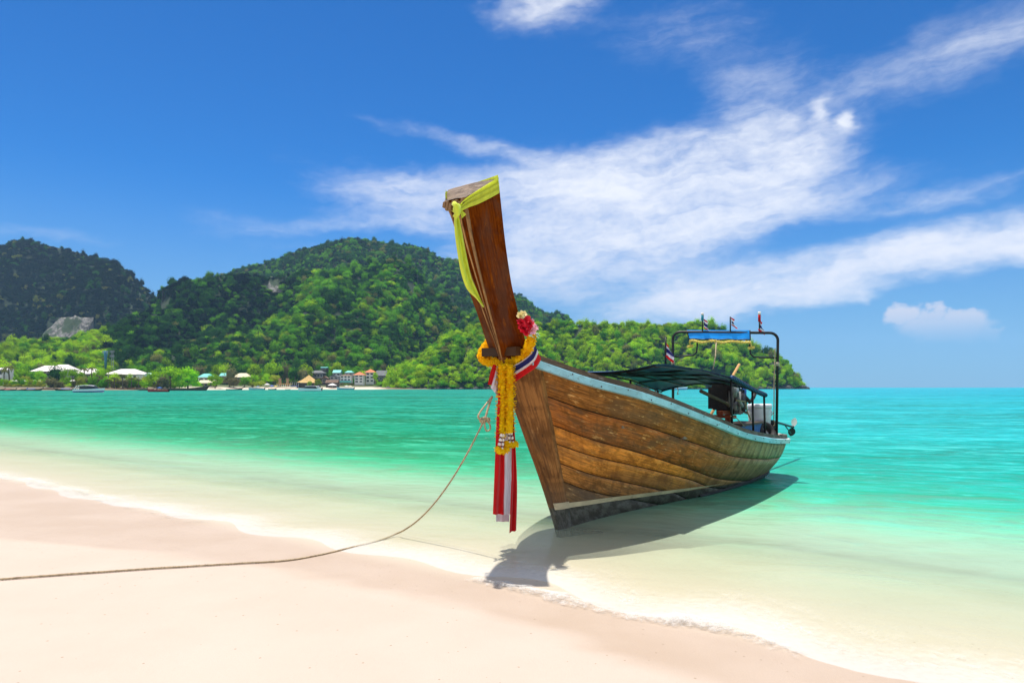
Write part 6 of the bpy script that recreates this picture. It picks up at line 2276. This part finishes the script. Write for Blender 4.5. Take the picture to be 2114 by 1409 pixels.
def speedboat(px0, px1, y_wl, Y, face, hull_m, band_m, label, cabin=True, canopy_m=None, ratio=.24):
    Ln = PX(px1 - px0, Y) * .97
    B, H = Ln * .24, Ln * .105
    p = at((px0 + px1) / 2, y_wl, Y)
    root = empty("speedboat", (p.x, p.y, 0), 0 if face > 0 else math.pi, label, "speedboat")
    root.rotation_euler.z += -.10 * face
    rows = hull_small(Ln, B, H)
    mb = MB()
    mb.grid(rows)
    mb.add(rows[0], [tuple(range(8))])
    mb.grid([[r_[0], r_[7]] for r_ in rows])
    for i in range(len(mb.f)):
        f = mb.f[i]
        ks = sorted(v % 8 for v in f)
        if len(f) == 4 and ks[0] in (1, 5) and ks[-1] in (2, 6) and all(v < len(rows) * 8 for v in f):
            mb.mi[i] = 1
    mb.build("hull", [hull_m, band_m], root, smooth=False)
    MB().tube([(-Ln * .50, .2 * B, .15 * H), (-Ln * .52, .2 * B, 1.1 * H), (-Ln * .55, .2 * B, 1.25 * H)], [.10 * B, .09 * B, .08 * B], 8).build("outboard_motor", m_eng, root, True)
    MB().tube([(-Ln * .50, -.2 * B, .15 * H), (-Ln * .52, -.2 * B, 1.1 * H), (-Ln * .55, -.2 * B, 1.25 * H)], [.10 * B, .09 * B, .08 * B], 8).build("outboard_motor", m_eng, root, True)
    if cabin:
        x0, x1, hh = -Ln * .40, Ln * .20, H * 1.05
        w_ = B * .40
        vs = [(x0 + .12 * Ln, -w_, H), (x1 + .10 * Ln, -w_ * .8, H * 1.1), (x1 + .10 * Ln, w_ * .8, H * 1.1), (x0 + .12 * Ln, w_, H), (x0 + .14 * Ln, -w_ * .9, H + hh * .92), (x1 - .03 * Ln, -w_ * .8, H + hh * .92), (x1 - .03 * Ln, w_ * .8, H + hh * .92), (x0 + .14 * Ln, w_ * .9, H + hh * .92)]
        MB().add(vs, [(0, 1, 5, 4), (1, 2, 6, 5), (2, 3, 7, 6), (3, 0, 4, 7)]).build("window_band", m_bglass, root)
        rf = []
        for i in range(9):
            t = i / 8
            x = x0 + .02 * Ln + (x1 - x0) * 1.0 * t
            z = H + hh * (.92 + .20 * math.sin(math.pi * (.12 + .8 * t)))
            rf.append([(x, -w_, z), (x, -w_ * .5, z + .06 * hh), (x, w_ * .5, z + .06 * hh), (x, w_, z)])
        mb = MB()
        mb.grid(rf)
        mb.grid([[(a, b_, c_ - .10 * hh) for a, b_, c_ in r_] for r_ in rf])
        mb.build("cabin_roof", m_bwhite, root, True)
        for s_ in (-1, 1):
            for xx in (-.38, -.30):
                MB().tube([(Ln * (xx - .06), s_ * w_, H), (Ln * (xx + .02), s_ * w_, H + hh * .98)], .04 * B, 6).build("roof_pillar", m_bwhite, root, True)
    if canopy_m:
        MB().lathe((-Ln * .06, 0, H * 2.0), [(B * .62, -.05), (B * .40, .05 * B), (.05, .16 * B)], 8).build("sunshade", canopy_m, root)
        for sx in (-1, 1):
            MB().tube([(-Ln * .06 + sx * B * .4, 0, H * .8), (-Ln * .06 + sx * B * .4, 0, H * 2.0)], .05, 5).build("pole", m_eng, root)
        MB().add([(Ln * .12, -B * .3, H * 1.05), (Ln * .12, B * .3, H * 1.05), (Ln * .04, B * .28, H * 1.6), (Ln * .04, -B * .28, H * 1.6)], [(0, 1, 2, 3)]).build("windscreen", m_bglass, root)
    return root


speedboat(151, 217, 810.5, 215, 1, m_bwhite, m_bblue, "white speedboat with a blue stripe and dark windows at far left of the bay")
speedboat(306, 348, 809, 240, -1, m_bred, m_bred, "small dark red speedboat with a blue sunshade off the almond grove", cabin=False, canopy_m=m_bblue)
speedboat(617, 664, 807, 300, -1, m_bwhite, m_bwhite, "white cabin speedboat in front of the thatched pavilion")
speedboat(1372, 1418, 803.5, 420, 1, m_bwhite, m_bblue, "white speedboat glimpsed through the longtail under its canopy")
speedboat(514, 546, 803.2, 430, -1, m_bwhite, m_bblue, "white motorboat beached below the yellow green trees", cabin=False, canopy_m=m_bblue)
speedboat(696, 731, 803.0, 470, -1, m_bwhite, m_bblue, "white and blue boat moored below the balconied house", cabin=False, canopy_m=m_shade_w)
speedboat(554, 571, 803.4, 430, 1, m_bwood, m_bwood, "small dark dinghy at the water's edge below the blue tent", cabin=False)
speedboat(589, 600, 803.2, 440, 1, m_bsand, m_bsand, "small pale dinghy at the water's edge below the brick towers", cabin=False)


def small_longtail(px0, px1, y_wl, Y, face, col, cover, label, inner=None):
    Ln = PX(px1 - px0, Y) * .95
    p = at((px0 + px1) / 2, y_wl, Y)
    root = empty("beached_longtail", (p.x, p.y, max(0.0, p.z) if False else 0.0), 0 if face > 0 else math.pi, label, "boat")
    rows = hull_small(Ln, Ln * .16, Ln * .055, rake=.3, stern=.6, sheer=1.3)
    mb = MB()
    mb.grid(rows)
    mb.build("hull", col, root)
    MB().grid([[(r_[0][0], r_[0][1] * .9, r_[0][2] * .8), (r_[7][0], r_[7][1] * .9, r_[7][2] * .8)] for r_ in rows]).build("deck", inner or m_bwood, root)
    b_ = rows[-1][0]
    MB().tube([(b_[0] - .3, 0, b_[2] * .7), (b_[0] + .04 * Ln, 0, b_[2] * 1.25), (b_[0] + .055 * Ln, 0, b_[2] * 1.7)], [.18, .16, .2], 6).build("prow", col, root)
    if cover:
        rf = []
        for i in range(7):
            x = -Ln * .32 + Ln * .5 * i / 6
            rf.append([(x, -Ln * .08, Ln * .10), (x, 0, Ln * .125), (x, Ln * .08, Ln * .10)])
        MB().grid(rf).grid([[(a, b2, c2 - .06) for a, b2, c2 in r_] for r_ in rf]).build("cover", cover, root)
        for i in (0, 6):
            for s_ in (0, 2):
                q_ = rf[i][s_]
                MB().tube([(q_[0], q_[1] * .9, .3), q_], .05, 5).build("post", m_eng, root)
    return root


small_longtail(346, 428, 806.5, 330, 1, m_bwood, None, "long dark longtail hauled out beside the almond grove, pale inside", m_bsand)
small_longtail(48, 86, 807, 320, 1, m_bwood, m_bblue, "dark longtail with a blue cover left of the stone sea wall")
small_longtail(114, 153, 807, 322, -1, m_bwood, m_bblue, "dark longtail with a bright blue cover just left of the white speedboat")
small_longtail(3, 32, 807.5, 318, 1, m_bwood, m_bred, "dark longtail with a red cover near the left edge")
small_longtail(24, 54, 806.5, 330, 1, m_bwood, m_bsand, "dark longtail with a pale cover, between the red and blue covered ones")
small_longtail(-22, 8, 807, 325, 1, m_bwood, m_bwhite, "dark longtail with a white cover cut by the left edge")
small_longtail(286, 316, 805.5, 340, 1, m_bwood, None, "dark empty longtail behind the red speedboat's bow")
small_longtail(466, 500, 803.6, 410, 1, m_bwood, None, "dark longtail at the water's edge below the feathery brown trees", m_bsand)

# ================================================================== HAZE: the damp air over the bay
hz = MB().box((0, 700, 150), (6200, 7000, 310)).build("haze", None)
hz.data.materials.clear()
m_haze = bpy.data.materials.new("haze")
m_haze.use_nodes = True
q = NG(m_haze.node_tree)
pv = q.n('ShaderNodeVolumePrincipled', ins={'Color': (0.42, 0.66, 1.0), 'Density': 0.00008, 'Anisotropy': 0.1})
o_ = q.n('ShaderNodeOutputMaterial')
m_haze.node_tree.links.new(pv.outputs[0], o_.inputs['Volume'])
hz.data.materials.append(m_haze)
tag(hz, "thin blue haze in the air over the bay", "haze", kind='stuff')
